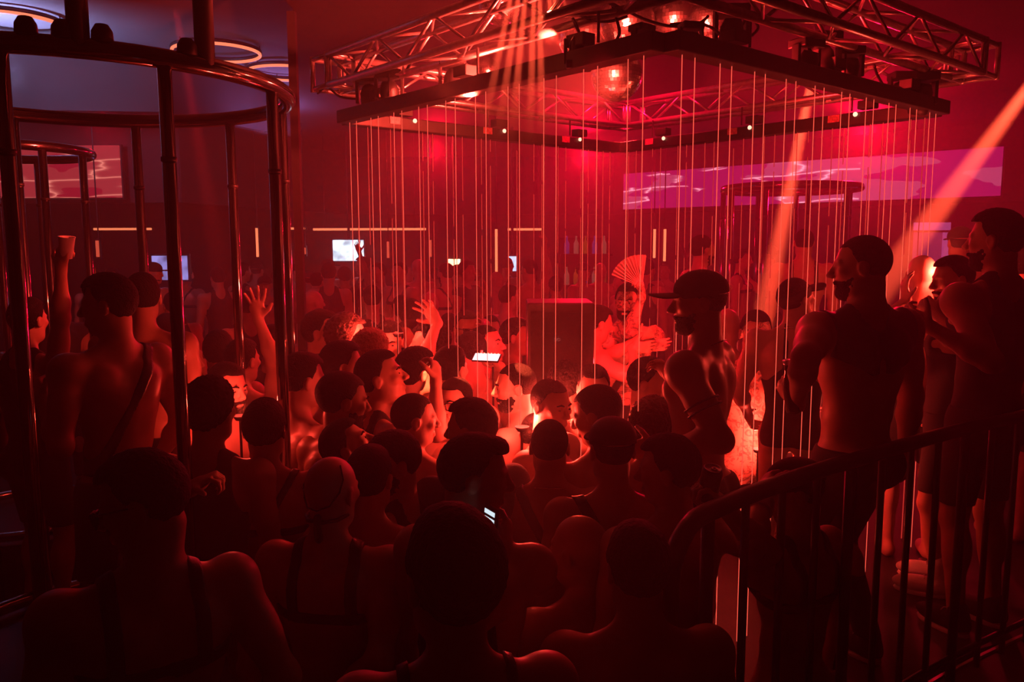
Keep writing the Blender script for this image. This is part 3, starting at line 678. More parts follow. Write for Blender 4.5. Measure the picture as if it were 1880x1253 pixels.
for ps_, lb_, tl_ in (((.1, 3.24, 3.84), 'moving head light throwing the fan of rays down past the truss', 0), (tuple(at(1507, 66, 6.6) + V(0, .03, .12)), 'black moving head light at the top of the middle orange shaft', .2),
                      (tuple(at(1985, 30, 6.2) + V(.12, 0, .08)), 'black moving head light throwing the broad shaft from the right', .9), (tuple(at(322, 14, 6.3) + V(0, 0, .12)), 'black moving head light throwing the faint shaft over the cage', .2)):
    e = mover(0, 0, 0, lb_, pos=ps_, tilt=tl_, s=1.)
    m = MB(); m.tube([(0, 0, .09), (0, 0, 4.43 - ps_[2])], .015, 8); m.build('hanging_post', BLACK, e)
# made-up open-topped stands that dress the added low crowd lights
for q_x, q_y, q_Y, where in ((958, 768, 3.55, 'beside the brightly lit shoulder at the centre'), (1030, 748, 3.95, 'behind the cropped man with half-lit face'), (440, 748, 3.62, 'by the dazzlingly lit bearded man'), (1392, 812, 4.45, 'before the bare-bellied man'),
                         (1744, 500, 4.36, 'beside the glaring bald man'), (676, 606, 4.48, 'near the curly-haired person with lit face edge'), (905, 640, 4.6, 'behind the flat bright phone'), (1105, 668, 4.5, 'under the fan dancer'), (730, 600, 4.75, 'by the young man with downcast eyes')):
    p = at(q_x, q_y, q_Y); z0 = PZ if q_x > 1300 and q_x > 1395 else 0; e = empty('fill_stand', (p[0], p[1], z0), 'added light stand in the crowd ' + where, 'lamp')
    m = MB(); m.tube([(0, 0, 0), (0, 0, p[2] - z0 - .06)], .006, 8); m.build('pole', BLACK, e); m = MB(); m.lathe([(0, -.062), (.02, -.06), (.034, -.038), (.032, -.038), (.018, -.055), (0, -.055)], (0, 0, p[2] - z0), 16); m.build('reflector_cup', BLACK, e, smooth=True)
    m = MB(); m.lathe([(0, 0), (.07, 0), (.07, .012), (0, .018)], n=20); m.build('foot', BLACK, e)
def cable(pts, label, r=.0065):
    P = []
    Q = [V(*at(*p)) for p in pts]
    for i in range(len(Q) - 1):
        a = Q[max(i - 1, 0)]; b_, c = Q[i], Q[i + 1]; d = Q[min(i + 2, len(Q) - 1)]
        for k in range(6):
            t = k / 6; P.append(.5 * ((2 * b_) + (c - a) * t + (2 * a - 5 * b_ + 4 * c - d) * t * t + (3 * b_ - a - 3 * c + d) * t ** 3))
    P.append(Q[-1]); m = MB(); m.tube(P, r, 8); tag(m.build('power_cable', RUBBER, smooth=True), label, 'cable')
cable([(1045, 18, 3.5), (1085, 36, 3.45), (1120, 39, 3.4), (1152, 30, 3.4)], 'black cable sagging above the left moving light')
cable([(1140, 14, 3.4), (1185, 36, 3.4), (1232, 48, 3.4), (1280, 44, 3.4), (1300, 30, 3.45)], 'long black cable sagging over the frame corner')
cable([(1230, 45, 3.4), (1275, 42, 3.4), (1305, 50, 3.45), (1320, 62, 3.5)], 'black cable running into the right moving light')
cable([(1052, 34, 3.5), (1064, 62, 3.45), (1078, 94, 3.4)], 'straight black cable dropping onto the left bar')
cable([(1125, 12, 3.4), (1135, 45, 3.35), (1137, 62, 3.35), (1128, 80, 3.35)], 'thin black cable hanging beside the mirror ball')
cable([(1360, 50, 3.55), (1375, 30, 3.55), (1392, 50, 3.6), (1380, 66, 3.6)], 'looped black cable behind the right moving light')
cable([(1478, 82, 3.75), (1492, 100, 3.75), (1490, 122, 3.75)], 'black cable across the orange light shaft')
cable([(1605, 120, 4.1), (1612, 140, 4.15), (1630, 165, 4.2), (1655, 166, 4.3)], 'black cable drooping under the right truss')
cable([(583, 172, 5.0), (600, 160, 4.95), (625, 178, 4.9), (660, 182, 4.8)], 'dark cable looped under the left truss corner')

# denser smoke volume added so the fanned rays show under the truss
SM = bpy.data.materials.new('ray_smoke'); SM.use_nodes = True; t = SM.node_tree; t.nodes.clear(); N = t.nodes.new; L = t.links.new
o_ = N('ShaderNodeOutputMaterial'); v_ = N('ShaderNodeVolumeScatter'); v_.inputs['Color'].default_value = (1, .95, .95, 1); v_.inputs['Anisotropy'].default_value = .3
tc = N('ShaderNodeTexCoord'); ln = N('ShaderNodeVectorMath'); ln.operation = 'LENGTH'; L(tc.outputs['Object'], ln.inputs[0])
mr = N('ShaderNodeMapRange'); mr.inputs[1].default_value = 1; mr.inputs[2].default_value = .1; mr.inputs[3].default_value = 0; mr.inputs[4].default_value = .7; L(ln.outputs['Value'], mr.inputs[0])
nz = N('ShaderNodeTexNoise'); nz.inputs['Scale'].default_value = 2.6; nz.inputs['Detail'].default_value = 2; L(tc.outputs['Object'], nz.inputs['Vector'])
mu = N('ShaderNodeMath'); mu.operation = 'MULTIPLY'; L(mr.outputs[0], mu.inputs[0]); L(nz.outputs[0], mu.inputs[1]); L(mu.outputs[0], v_.inputs['Density']); L(v_.outputs[0], o_.inputs['Volume'])
m = MB(); m.lathe([(0, -1)] + [(math.sin(math.pi * k / 12), -math.cos(math.pi * k / 12)) for k in range(1, 12)] + [(0, 1)], n=20)
sm = m.build('smoke', SM, smooth=True); sm.location = Vector(at(975, 60, 3.42)); sm.scale = (.46, .34, .42)
tag(sm, 'added puff of smoke that shows the fanned rays under the truss', 'smoke', kind='stuff')

# lit rings on the ceiling
RINGM = mat('ring_led', (0, 0, 0), .5, emit=(1, .22, .11), estr=1.5)
for x, y, lab in ((-3.15, 9.03, 'glowing orange ring light on the ceiling, middle one of three'), (-2.69, 10.09, 'glowing ring light on the ceiling, farthest of three'), (-4.64, 7.86, 'glowing ring light on the ceiling at the upper left corner, nearest of three')):
    m = MB(); m.tube([(.445 * math.cos(2 * math.pi * k / 64), .445 * math.sin(2 * math.pi * k / 64), 0) for k in range(64)], .017, 10, closed=True)
    e = empty('ring_light', (x, y, 4.36), lab, 'ceiling light', 'round ceiling lights'); m.build('led_tube', RINGM, e, smooth=True)
    m = MB(); m.tube([(.445 * math.cos(2 * math.pi * k / 64), .445 * math.sin(2 * math.pi * k / 64), .03) for k in range(64)], .022, 8, closed=True); m.build('housing', BLACK, e, smooth=True)
    for k in range(3):
        q = 2 * math.pi * k / 3; m = MB(); m.tube([(.46 * math.cos(q), .46 * math.sin(q), .03), (.46 * math.cos(q), .46 * math.sin(q), .07)], .006, 6); m.build('hanger', BLACK, e)

# screens
def screenmat(name, base, line, k, seed, x0=-9, x1=9):
    """dim field with ragged glowing outlines, drawn only between x0 and x1"""
    m = bpy.data.materials.new(name); m.use_nodes = True; t = m.node_tree; b = t.nodes['Principled BSDF']; b.inputs['Base Color'].default_value = (0, 0, 0, 1)
    L = t.links.new; N = t.nodes.new
    def mth(op, *a):
        n = N('ShaderNodeMath'); n.operation = op
        for i, v in enumerate(a):
            if isinstance(v, (int, float)): n.inputs[i].default_value = v
            else: L(v, n.inputs[i])
        return n.outputs[0]
    tc = N('ShaderNodeTexCoord'); sp = N('ShaderNodeSeparateXYZ'); L(tc.outputs['Object'], sp.inputs[0]); X, Z = sp.outputs[0], sp.outputs[2]
    def noise(sx, sz, off, sc=1.):
        c = N('ShaderNodeCombineXYZ'); L(mth('MULTIPLY', X, sx), c.inputs[0]); L(mth('MULTIPLY', Z, sz), c.inputs[2]); c.inputs[1].default_value = seed + off
        n = N('ShaderNodeTexNoise'); n.inputs['Scale'].default_value = sc; n.inputs['Detail'].default_value = 3; L(c.outputs[0], n.inputs['Vector']); return n.outputs[0]
    zj = mth('ADD', Z, mth('MULTIPLY', mth('SUBTRACT', noise(.9, .2, 0), .5), .16))
    xj = mth('ADD', X, mth('MULTIPLY', mth('SUBTRACT', noise(.8, 9, 5), .5), .75))
    hl = mth('ABSOLUTE', mth('SUBTRACT', mth('FRACT', mth('DIVIDE', mth('ADD', zj, mth('MULTIPLY', X, -.035)), .235)), .5))
    row = mth('FLOOR', mth('DIVIDE', mth('ADD', zj, mth('MULTIPLY', X, -.035)), .235))
    vl = mth('ABSOLUTE', mth('SUBTRACT', mth('FRACT', mth('ADD', mth('DIVIDE', xj, 1.15), mth('MULTIPLY', row, .37))), .5))
    hg = mth('POWER', mth('MULTIPLY', hl, 2), 18); vg = mth('POWER', mth('MULTIPLY', vl, 2), 16)
    g = mth('MULTIPLY', mth('ADD', hg, vg), mth('GREATER_THAN', noise(.5, 2.2, 11), .47))
    g = mth('MULTIPLY', g, mth('MULTIPLY', mth('GREATER_THAN', X, x0), mth('LESS_THAN', X, x1)))
    g = mth('MINIMUM', mth('ADD', g, mth('MULTIPLY', mth('GREATER_THAN', noise(.5, 2.2, 11), .5), .08)), 1)
    r = N('ShaderNodeMixRGB'); r.inputs[1].default_value = (*base, 1); r.inputs[2].default_value = (*line, 1); L(g, r.inputs[0])
    L(r.outputs[0], b.inputs['Emission Color']); b.inputs['Emission Strength'].default_value = k
    return m
def wallscreen(a, b_, z0, z1, m_, lab):
    a = Vector((*a, 0)); b_ = Vector((*b_, 0)); d = b_ - a; c = (a + b_) / 2
    e = empty('led_screen', (c.x, c.y, z0), lab, 'screen', None, math.atan2(d.y, d.x)); h = z1 - z0
    m = MB(); m.box((0, 0, h / 2), (d.length, .04, h)); m.build('display_panel', m_, e)
    m = MB(); m.box((0, .05, h / 2), (d.length + .04, .06, h + .04)); m.build('casing', BLACK, e)
wallscreen((2.22, 16.35), (7.0, 11.85), EYE + .655, EYE + 1.345, screenmat('screen_pink', (.2, .004, .06), (1, .34, .5), 1.7, 3.1, -4, 1.3), 'long magenta video screen with pale squiggles on the back right wall')
wallscreen((-7.4, 11.35), (-5.35, 11.35), EYE + .635, EYE + 1.335, screenmat('screen_red', (.3, .006, .02), (1, .25, .2), 1.1, 9.7), 'red video screen with pale marks high at the far left')

def tv(x0, y0, x1, y1, Y, col, k, lab, nm='television', cat='screen'):
    p = at(x0, y0, Y); q = at(x1, y1, Y); w_ = q[0] - p[0]; h = p[2] - q[2]
    e = empty(nm, ((p[0] + q[0]) / 2, Y, q[2]), lab, cat)
    mm = bpy.data.materials.new(nm + '_glow'); mm.use_nodes = True; t = mm.node_tree; b = t.nodes['Principled BSDF']; b.inputs['Base Color'].default_value = (0, 0, 0, 1)
    tc = t.nodes.new('ShaderNodeTexCoord'); n = t.nodes.new('ShaderNodeTexNoise'); n.inputs['Scale'].default_value = 5; t.links.new(tc.outputs['Object'], n.inputs['Vector'])
    r = t.nodes.new('ShaderNodeValToRGB'); r.color_ramp.elements[0].position = .35; r.color_ramp.elements[1].position = .6; r.color_ramp.elements[0].color = (*[c * .3 for c in col], 1); r.color_ramp.elements[1].color = (*col, 1)
    t.links.new(n.outputs[0], r.inputs[0]); t.links.new(r.outputs[0], b.inputs['Emission Color']); b.inputs['Emission Strength'].default_value = k
    m = MB(); m.box((0, 0, h / 2), (w_, .03, h)); m.build('screen', mm, e); m = MB(); m.box((0, .04, h / 2), (w_ + .05, .05, h + .05)); m.build('casing', BLACK, e)
    m = MB(); m.tube([(0, .06, h), (0, .06, 4.43 - q[2])], .02, 8); m.build('bracket', BLACK, e)
tv(611, 441, 668, 479, 13, (.65, .8, 1), 3.0, 'bright white-blue television glowing over the crowd at the back')
tv(279, 470, 345, 514, 10.5, (.3, .28, .75), 1.3, 'lavender television seen behind the cage bars at the left')
tv(933, 471, 948, 498, 12.5, (.5, .7, 1), 2., 'small narrow bluish screen at the back right of the tall tube light')
tv(823, 476, 845, 494, 12.5, (1, .65, .35), 4.5, 'small dazzling warm white lamp at the back of the crowd')  # bright lamp, built as a glowing box like the screens
TUBE = mat('tube_led', (0, 0, 0), .5, emit=(1, .24, .1), estr=1.35); TUBED = mat('tube_led_dim', (0, 0, 0), .5, emit=(1, .12, .06), estr=.7)
def tubel(x, y0, y1, Y, lab, mm=None, r=.019):
    p = at(x, y0, Y); q = at(x, y1, Y); e = empty('tube_light', (p[0], Y, q[2]), lab, 'tube light', 'vertical tube lights on the back wall')
    m = MB(); m.tube([(0, 0, 0), (0, 0, p[2] - q[2])], r, 10); m.build('glowing_tube', mm or TUBE, e, smooth=True)
    m = MB(); m.box((0, .035, (p[2] - q[2]) / 2), (.05, .03, p[2] - q[2] + .06)); m.build('backing', BLACK, e)
    m = MB(); m.tube([(0, .04, p[2] - q[2]), (0, .04, 4.43 - q[2])], .008, 6); m.build('hanging_rod', BLACK, e)
tubel(911, 421, 534, 11.5, 'longest upright glowing tube light at the centre back'); tubel(471, 419, 472, 12.5, 'upright glowing tube light right of the large cage bars at the back')
tubel(1202, 421, 474, 12, 'left one of two glowing tubes side by side behind the fan'); tubel(1221, 421, 480, 11.8, 'right one of two glowing tubes side by side behind the fan')
tubel(790, 441, 472, 13, 'short dim tube light left of the dazzling lamp', TUBED); tubel(712, 444, 474, 13, 'short faint tube light right of the white-blue television', TUBED); tubel(559, 455, 467, 12, 'tiny upright glowing tube left of the white-blue television', TUBED)
tubel(178, 442, 472, 10, 'short dim tube light behind the smaller cage', TUBED)
def strip(x0, x1, y, Y, lab):
    p = at(x0, y, Y); q = at(x1, y, Y); m = MB(); m.tube([(0, 0, 0), (q[0] - p[0], 0, 0)], .018, 8)
    e = empty('light_strip', p, lab, 'light strip', 'level light strips at the back'); m.build('glowing_strip', TUBE, e, smooth=True)
    m = MB(); m.box(((q[0] - p[0]) / 2, .04, .0), (q[0] - p[0] + .05, .04, .06)); m.build('channel', BLACK, e)
    for x_ in (.1, .9):
        m = MB(); m.tube([((q[0] - p[0]) * x_, .04, 0), ((q[0] - p[0]) * x_, .04, 4.43 - p[2])], .006, 6); m.build('hanging_rod', BLACK, e)
strip(172, 278, 421, 13.5, 'level glowing light strip behind the large cage bars at the left'); strip(575, 782, 421.5, 13.5, 'long level glowing light strip above the white-blue television')
strip(932, 994, 421.5, 13.5, 'short level glowing light strip right of the tall tube light'); strip(500, 560, 420, 13.6, 'short level glowing light strip just right of the cage')

# lavender lit booth frame and black speaker, bar shelf with bottles
p0 = at(1676, 470, 9.6); p1 = at(1744, 411, 9.6)
e = empty('lit_door_frame', (p0[0], 9.6, 0), 'pale lavender lit panel frame behind the bright bald man', 'frame')
LAV = mat('lavender_panel', (0, 0, 0), .5, emit=(.35, .06, .22), estr=.8); LAV2 = mat('lavender_panel_dim', (0, 0, 0), .5, emit=(.2, .02, .1), estr=.6)  # lavender light put into the panels as their own glow
ww = p1[0] - p0[0]
m = MB(); m.box((ww / 2, 0, p1[2] - .03), (ww, .05, .09)); m.build('lit_header', LAV, e)
m = MB(); m.box((ww - .03, 0, (p1[2] - .1) / 2), (.07, .05, p1[2] - .1)); m.build('side_post', LAV, e)
m = MB(); m.box((.03, 0, (p1[2] - .1) / 2), (.05, .05, p1[2] - .1)); m.build('side_post', LAV2, e)
m = MB(); m.box((ww / 2, .04, (p1[2] - .1) / 2), (ww - .1, .03, p1[2] - .1)); m.build('panel', LAV2, e)
p = at(1030, 557, 4.45); e = empty('speaker', (p[0], 4.65, 0), 'tall black loudspeaker cabinet standing in the middle of the crowd', 'speaker')
m = MB(); m.box((0, 0, p[2] / 2), (.37, .38, p[2])); m.build('cabinet', BLACK, e, bevel=.01)
m = MB(); m.box((0, -.196, p[2] - .45), (.33, .014, .8)); m.build('grille', mat('speaker_grille', (.01, .01, .01), .6, bump=1, scale=400), e)
for k in (0, 1):
    m = MB(); m.lathe([(0, 0), (.008, .001), (.008, .005)], (-.03 + .018 * k, -.2, p[2] - .2), 8, Matrix.Rotation(math.pi / 2, 3, 'X')); m.build('indicator', mat('indicator_led', (0, 0, 0), .5, emit=(1, .3, .25), estr=3), e)
p = at(1075, 512, 12); e = empty('back_bar', (p[0], 12, 0), 'dark back bar shelf with glinting bottles right of centre', 'bar')
for z in (p[2] - .1, p[2] + .35):
    m = MB(); m.box((0, 0, z), (.75, .3, .03)); m.build('shelf', BLACK, e)
m = MB(); m.box((0, .02, (p[2] - .1) / 2), (.72, .25, p[2] - .12)); m.build('counter', BLACK, e)
m = MB(); m.box((0, .16, p[2] + .15), (.75, .03, .9)); m.build('back_panel', BLACK, e)
GL = [mat('glass_pale_glow', (.5, .6, .55), .1, emit=(.25, .3, .2), estr=.12), mat('glass_amber_glow', (.5, .2, .03), .1, emit=(.5, .2, .02), estr=.1), mat('glass_blue_glow', (.1, .15, .5), .1, emit=(.05, .1, .6), estr=.12)]  # bottle glints put into the glass as a faint glow
bl = None
for k in range(10):
    z = (p[2] - .085) if k < 5 else (p[2] + .365); m = MB(); m.lathe([(0, 0), (.035, 0), (.037, .15), (.014, .2), (.013, .26), (0, .26)], n=12)
    o = m.build('bottle', GL[(k * 7) % 3], smooth=True); o.location = (p[0] - .28 + (k % 5) * .135, 11.95, z)
    tag(o, '%s glass bottle standing %s on the %s shelf of the back bar' % (['pale', 'amber', 'blue'][(k * 7) % 3], ['at the left end', 'second from left', 'in the middle', 'second from right', 'at the right end'][k % 5], 'lower' if k < 5 else 'upper'), 'bottle', 'bottles on the back bar')
# ------------------------------------------------------------------ people
A_ = lambda x, y, Y: ('w', tuple(at(x, y, Y)))
def neck_ring(I, r=.003, m=None, name='necklace', drop=.03, z0=1.49):
    P = []; n = 24; q = [2 * math.pi * k / n for k in range(n + 1)]
    pts = [I['TP']((.082 * math.cos(a), -.012 + .085 * math.sin(a), z0 - drop * math.sin(a))) for a in q]
    return prims_child(I, [cap(pts[k], pts[k + 1], r, k=.001) for k in range(n)], name, m or LEATH, .003)
GOLD = mat('chain_metal', (.7, .55, .4), .25, metal=1)

TAT = mat('skin_tattooed', (.6, .35, .26), .48); _t = TAT.node_tree; _n = _t.nodes.new('ShaderNodeTexNoise'); _n.inputs['Scale'].default_value = 17; _n.inputs['Detail'].default_value = 4; _n.inputs['Distortion'].default_value = 1.6
_tc = _t.nodes.new('ShaderNodeTexCoord'); _t.links.new(_tc.outputs['Object'], _n.inputs['Vector']); _r = _t.nodes.new('ShaderNodeValToRGB'); _e = _r.color_ramp
_e.elements[0].position = .5; _e.elements[0].color = (.6, .35, .26, 1); _e.elements[1].position = .54; _e.elements[1].color = (.17, .11, .09, 1); _e.elements.new(.6).color = (.2, .13, .1, 1); _e.elements.new(.63).color = (.6, .35, .26, 1)
_t.links.new(_n.outputs[0], _r.inputs[0]); _t.links.new(_r.outputs[0], _t.nodes['Principled BSDF'].inputs['Base Color'])

# --- dark foreground, nearest the camera
person(262, 925, 1.95, face=35, head=(62, -14, 0), b=.6, skin=1, hair='thick', glasses='dark', wear=[('harness', LEATH)], arms={'R': ((.3, .05, .95),)},
       label='dark-haired man at the lower left, head bowed, with broad black shoulder straps')
I = person(610, 905, 2.45, face=-8, head=(-14, -4, 0), b=.5, skin=0, hair='bald', wear=[('harness', LEATH)], arms={'R': ((.02, -.2, 1.02), (1, -.55, -.1), .5), 'L': ((-.3, -.05, .9),)},
           label='bald man from behind with thin black straps round his head')
def skull(az, z, off=.003):
    a = R(az); k = math.sqrt(max(0, 1 - ((z - .03) / .09) ** 2)) if z > .0 else .93; return (math.cos(a) * (.077 * k + off), -.012 + math.sin(a) * (.098 * k + off), z)
ring_on_head(I, [skull(200 - 20 * k * .9, .02 - .0 * k) for k in range(-2, 3)], .003, 'head_strap', LEATH)
ring_on_head(I, [skull(az, z) for az, z in ((180, .1), (190, .07), (205, .03), (225, -.005), (250, -.03), (280, -.035), (310, -.02), (330, .02), (340, .06), (345, .1))], .0032, 'head_strap', LEATH)
ring_on_head(I, [(-.066, -.01, -.062), (-.06, -.055, -.07), (-.03, -.088, -.075), (.03, -.088, -.075), (.06, -.055, -.07), (.068, -.01, -.062)], .007, 'mask_strap', LEATH, .004)
ring_on_head(I, [(.012, -.097, -.06), (.014, -.1, -.09), (.016, -.094, -.13)], .013, 'strap_tail', LEATH, .004)
person(832, 1062, 1.55, face=12, head=(14, 3, 0), b=.2, skin=0, hair='thick', hs=1.12, wear=[('straps', LEATH)], label='slim dark-haired man at the bottom centre, nearest the camera, with thin black straps')
D = person(872, 876, 2.3, face=-25, head=(-58, -6, 0), b=.4, skin=1, hair='quiff', wear=[('straps', LEATH)], arms={'R': (A_(915, 1010, 2.2), (.6, -.3, -.7), .7)},
           label='man with a swept-up quiff in right profile looking at a lit phone')
person(1062, 1012, 2.6, face=28, head=(20, 0, 0), b=.5, skin=1, hair='bald', hs=1.08, label='shaven-headed man with dim highlight on his crown, left of the railing post')
person(1170, 1045, 1.98, face=5, head=(4, 0, 0), b=.7, skin=1, hair='thick', label='black-haired man seen from behind directly left of the near railing post')
G = person(1009, 822, 3.15, face=-4, head=(0, 0, 0), b=.7, skin=1, hair='buzz', wear=[('sash', LEATH, -1)], label='close-cropped man from behind with a diagonal back strap and neck chain')
neck_ring(G, .0022, GOLD, 'neck_chain')
person(1123, 828, 2.85, face=6, head=(4, -3, 0), b=.35, skin=1, hair='buzz', hcap=('cap', False), wear=[('sash', LEATH, -1)], label='man in black cap from behind with a diagonal strap across bare shoulders')
I = person(1226, 866, 2.62, face=25, head=(42, -4, 0), b=.75, skin=2, hair='thick', arms={'R': (A_(1322, 925, 2.38), (.75, -.2, -.75), .95), 'L': ((-.3, .05, .95),)},
           label='broad bare-backed man facing left behind the railing, gripping a drink can')
person(722, 852, 2.9, face=70, head=(45, -8, 0), b=.4, skin=1, hair='thick', beard=True, wear=[('tank',)], label='bearded man in a black strappy top turned toward the lower left')
person(680, 880, 2.72, face=-5, head=(-8, 0, 0), b=.3, skin=0, hair='short', label='dark-haired man seen from behind between the bald strapped man and the bearded man')
person(640, 822, 3.2, face=-50, head=(-30, 32, 0), b=.2, skin=0, hair='short', brow=True, label='man tipping his head far back in right profile behind the bald strapped man')
person(632, 738, 3.4, face=-35, head=(-28, -8, 0), b=.3, skin=2, hair='slick', beard=True, brow=True, label='man with long slicked dark hair and beard looking down to the right')
person(700, 695, 3.7, face=-62, head=(-24, 16, 0), b=.3, skin=1, hair='short', brow=True, wear=[('tank',)], beard=False, label='smiling dark-haired man in right profile looking up at the beams')
person(762, 772, 3.42, face=-20, head=(-50, -2, 0), b=.4, skin=0, hair='buzz', label='man with short cropped hair in right profile with bare back, left of centre')
person(833, 740, 3.9, face=-170, head=(-35, 0, 0), b=.2, skin=0, hair='slick', brow=True, glasses='clear', label='man in dark-rimmed glasses facing the camera among the backs')
person(864, 790, 3.12, face=30, head=(38, -3, 0), b=.3, skin=1, hair='thick', wear=[('tee',)], label='thick-haired man in a black t-shirt facing left at the centre')
person(765, 686, 4.0, face=-30, head=(-20, 0, 0), b=.2, skin=0, hair='thick', arms={'R': (A_(800, 700, 3.75), None, .7)}, label='round dark-haired head seen from behind with a raised hand at his cheek')
person(828, 680, 4.2, face=-15, head=(-15, 0, 0), b=.5, skin=0, hair='short', wear=[('harness', LEATH)], label='short-haired man seen from behind with a brightly lit right shoulder and black strap')
person(629, 674, 4.0, face=-45, head=(-20, 0, 0), b=.3, skin=1, hair='short', label='dark-haired man facing away to the right behind the slick-haired bearded man')
person(588, 690, 4.35, face=-25, head=(-15, 0, 0), b=.3, skin=1, hair='buzz', label='man with cropped hair just right of the cage edge, facing away')
person(945, 712, 3.95, face=72, head=(22, -4, 0), b=.7, skin=0, hair='buzz', beard=True, brow=True, arms={'L': ((-.22, .22, 1.1), None, .5), 'R': ((.2, .25, 1.05), None, .5)}, label='brightly lit bearded man in left profile with bare chest near the centre')
person(1012, 746, 3.55, face=-120, head=(-18, -6, 0), b=.5, skin=0, hair='buzz', brow=True, label='man with cropped hair and stubble glancing down to the right, face half lit')
person(982, 800, 3.6, face=-10, head=(-10, -10, 0), b=.9, skin=0, hair='buzz', wear=[('harness', LEATH)], pos=tuple(at(985, 795, 3.75) - V(0, 0, .02)), label='hunched man with one dazzlingly lit bare shoulder and black strap at the centre')
person(1093, 764, 3.3, face=35, head=(30, -16, 0), b=.3, skin=1, hair='slick', label='man with swept dark hair bowing his head left, right of centre')
person(1198, 786, 3.25, face=-15, head=(-15, -5, 0), b=.2, skin=0, hair='curly', hairm=HAIRB, label='curly-haired person seen from behind where two beams land on the curls')
person(1192, 704, 3.98, face=-95, head=(-15, -8, 0), b=.3, skin=0, hair='thick', brow=True, label='dark-haired man in right profile in front of the fan dancer')
person(1090, 716, 3.95, face=176, head=(0, -5, 0), b=.4, skin=0, hair='short', brow=True, label='man facing the camera with only eyes and forehead showing over a bowed head')
person(1040, 706, 4.22, face=-10, head=(-10, 0, 0), b=.3, skin=1, hair='curly', label='curly dark-haired head seen from behind in front of the black loudspeaker')
person(592, 612, 4.72, face=-70, head=(-20, 5, 0), b=.2, skin=0, hair='short', brow=True, label='man in right profile at the left rear of the beam crowd')
person(640, 622, 4.6, face=-60, head=(-10, 0, 0), b=.2, skin=0, hair='curly', hairm=HAIRB, label='curly-haired person with a dazzling lit face edge near the white-blue television')
person(715, 629, 5.0, face=172, head=(8, -8, 0), b=.2, skin=0, hair='short', brow=True, label='young man facing the camera with downcast eyes, brightly lit, left of the raised hand')
person(788, 632, 4.85, face=80, head=(10, 0, 0), b=.2, skin=0, hair='curly', label='person with a big mop of dark curls turned left under the raised hand')
person(866, 648, 4.9, face=20, head=(20, -5, 0), b=.3, skin=0, hair='short', arms={'L': (A_(803, 592, 4.62), (-.9, -.1, -.5), .28, (-.55, .1, .8), (-.2, -1, -.2), 1.3)}, vox=.006,
       label='man stretching one arm up with spread fingers in the middle of the crowd')
FFp = person(895, 634, 5.0, face=-125, head=(10, 8, 0), b=.3, skin=0, hair='buzz', brow=True, arms={'L': (A_(915, 668, 4.55), None, .5, (-.8, -.3, .2), (0, 0, 1))}, label='brightly lit man with short hair looking right behind the flat bright phone')
person(857, 606, 5.6, face=-160, head=(0, 0, 0), b=.3, skin=2, hair='short', beard=True, glasses='dark', arms={'L': (A_(884, 600, 5.35), None, .15, None, None, 1)}, label='bearded man in dark sunglasses with fingers raised beside his face')
person(948, 620, 5.4, face=-80, head=(-15, 0, 0), b=.3, skin=0, hair='short', brow=True, label='man in right profile at the left edge of the black loudspeaker')
person(682, 652, 4.35, face=-20, head=(-10, -10, 0), b=.1, skin=0, hair='curly', hairm=HAIRL, label='fair curly-haired person with a sparkling highlight behind the smiling man')
person(748, 622, 5.35, face=140, head=(0, 0, 0), b=.2, skin=1, hair='buzz', beard=True, label='dim bearded man left of the big mop of curls')
# fan dancer and the one embracing him
FD = person(1152, 556, 5.1, face=-172, head=(-28, 0, 0), floor=PZ, b=.6, skin=TAT, hair='thick', beard=True, brow=True, wear=[('sash', LEATH, -1), ('shorts',)],
            arms={'L': (A_(1178, 545, 4.9), (1, .2, -.8), .9, (0, 0, 1), (-1, 0, 0)), 'R': (A_(1188, 636, 4.85), (-.9, .1, -.5), .3, (1, -.1, .1), (0, 1, 0))},
            label='bare-chested tattooed man holding an open fan above his head')
person(1098, 596, 5.0, face=-80, head=(10, -12, 0), floor=PZ, b=.3, skin=1, hair='short', wear=[('shorts',)], arms={'R': (A_(1160, 640, 4.8), (.2, -.6, -.7), .3, (1, -.1, .1), (0, 1, 0)), 'L': (A_(1175, 622, 4.85), None, .3)}, label='dark-haired person hugging the fan dancer from the left')
# --- in and around the large cage
C1 = person(198, 562, 3.12, face=58, head=(38, -4, 0), floor=.5, b=.45, skin=1, hair='thick', glasses='up', wear=[('sash', LEATH, 1), ('shorts',)], arms={'L': (A_(78, 735, 3.0), (-.2, -.8, -.6), 1.0), 'R': ((.25, .12, .95),)},
            label='tall bare-backed man in the large cage with sunglasses pushed up on his hair')
person(262, 548, 3.85, face=5, head=(20, 0, 0), floor=.5, b=.5, skin=1, hair='short', glasses='up', wear=[('shorts',)], label='broad-shouldered man with sunglasses on his crown deeper inside the large cage')
person(52, 590, 4.0, face=-20, head=(10, 0, 0), floor=.4, b=.3, skin=1, hair='short', wear=[('tank',), ('shorts',)], arms={'R': (A_(112, 492, 3.85), (.8, -.3, -.5), .8, (.2, -.1, 1), (.3, 1, 0))}, label='person behind the left cage bars lifting a cup high')
person(388, 756, 3.1, face=-10, head=(-5, 0, 0), b=.3, skin=0, hair='curly', wear=[('tank',)], arms={'L': (A_(356, 895, 2.82), (-.4, -.7, -.6), .9)}, label='curly-haired man in a black tank top seen from behind between the cage bars')
person(418, 714, 3.85, face=-140, head=(20, -5, 0), b=.6, skin=0, hair='short', beard=True, brow=True, arms={'R': ((.15, .25, 1.15), None, .6)}, label='dazzlingly lit bearded man behind the cage bars facing the curly-haired man')
person(487, 790, 3.15, face=5, head=(-5, 0, 0), b=.4, skin=0, hair='thick', wear=[('yharness', LEATH)], label='black-haired bare-backed man right of the tank top, seen through the cage bars')
person(556, 700, 3.65, face=-40, head=(-10, -5, 0), b=.5, skin=0, hair='short', label='man half hidden by the right-hand cage bars with a lit bare arm')
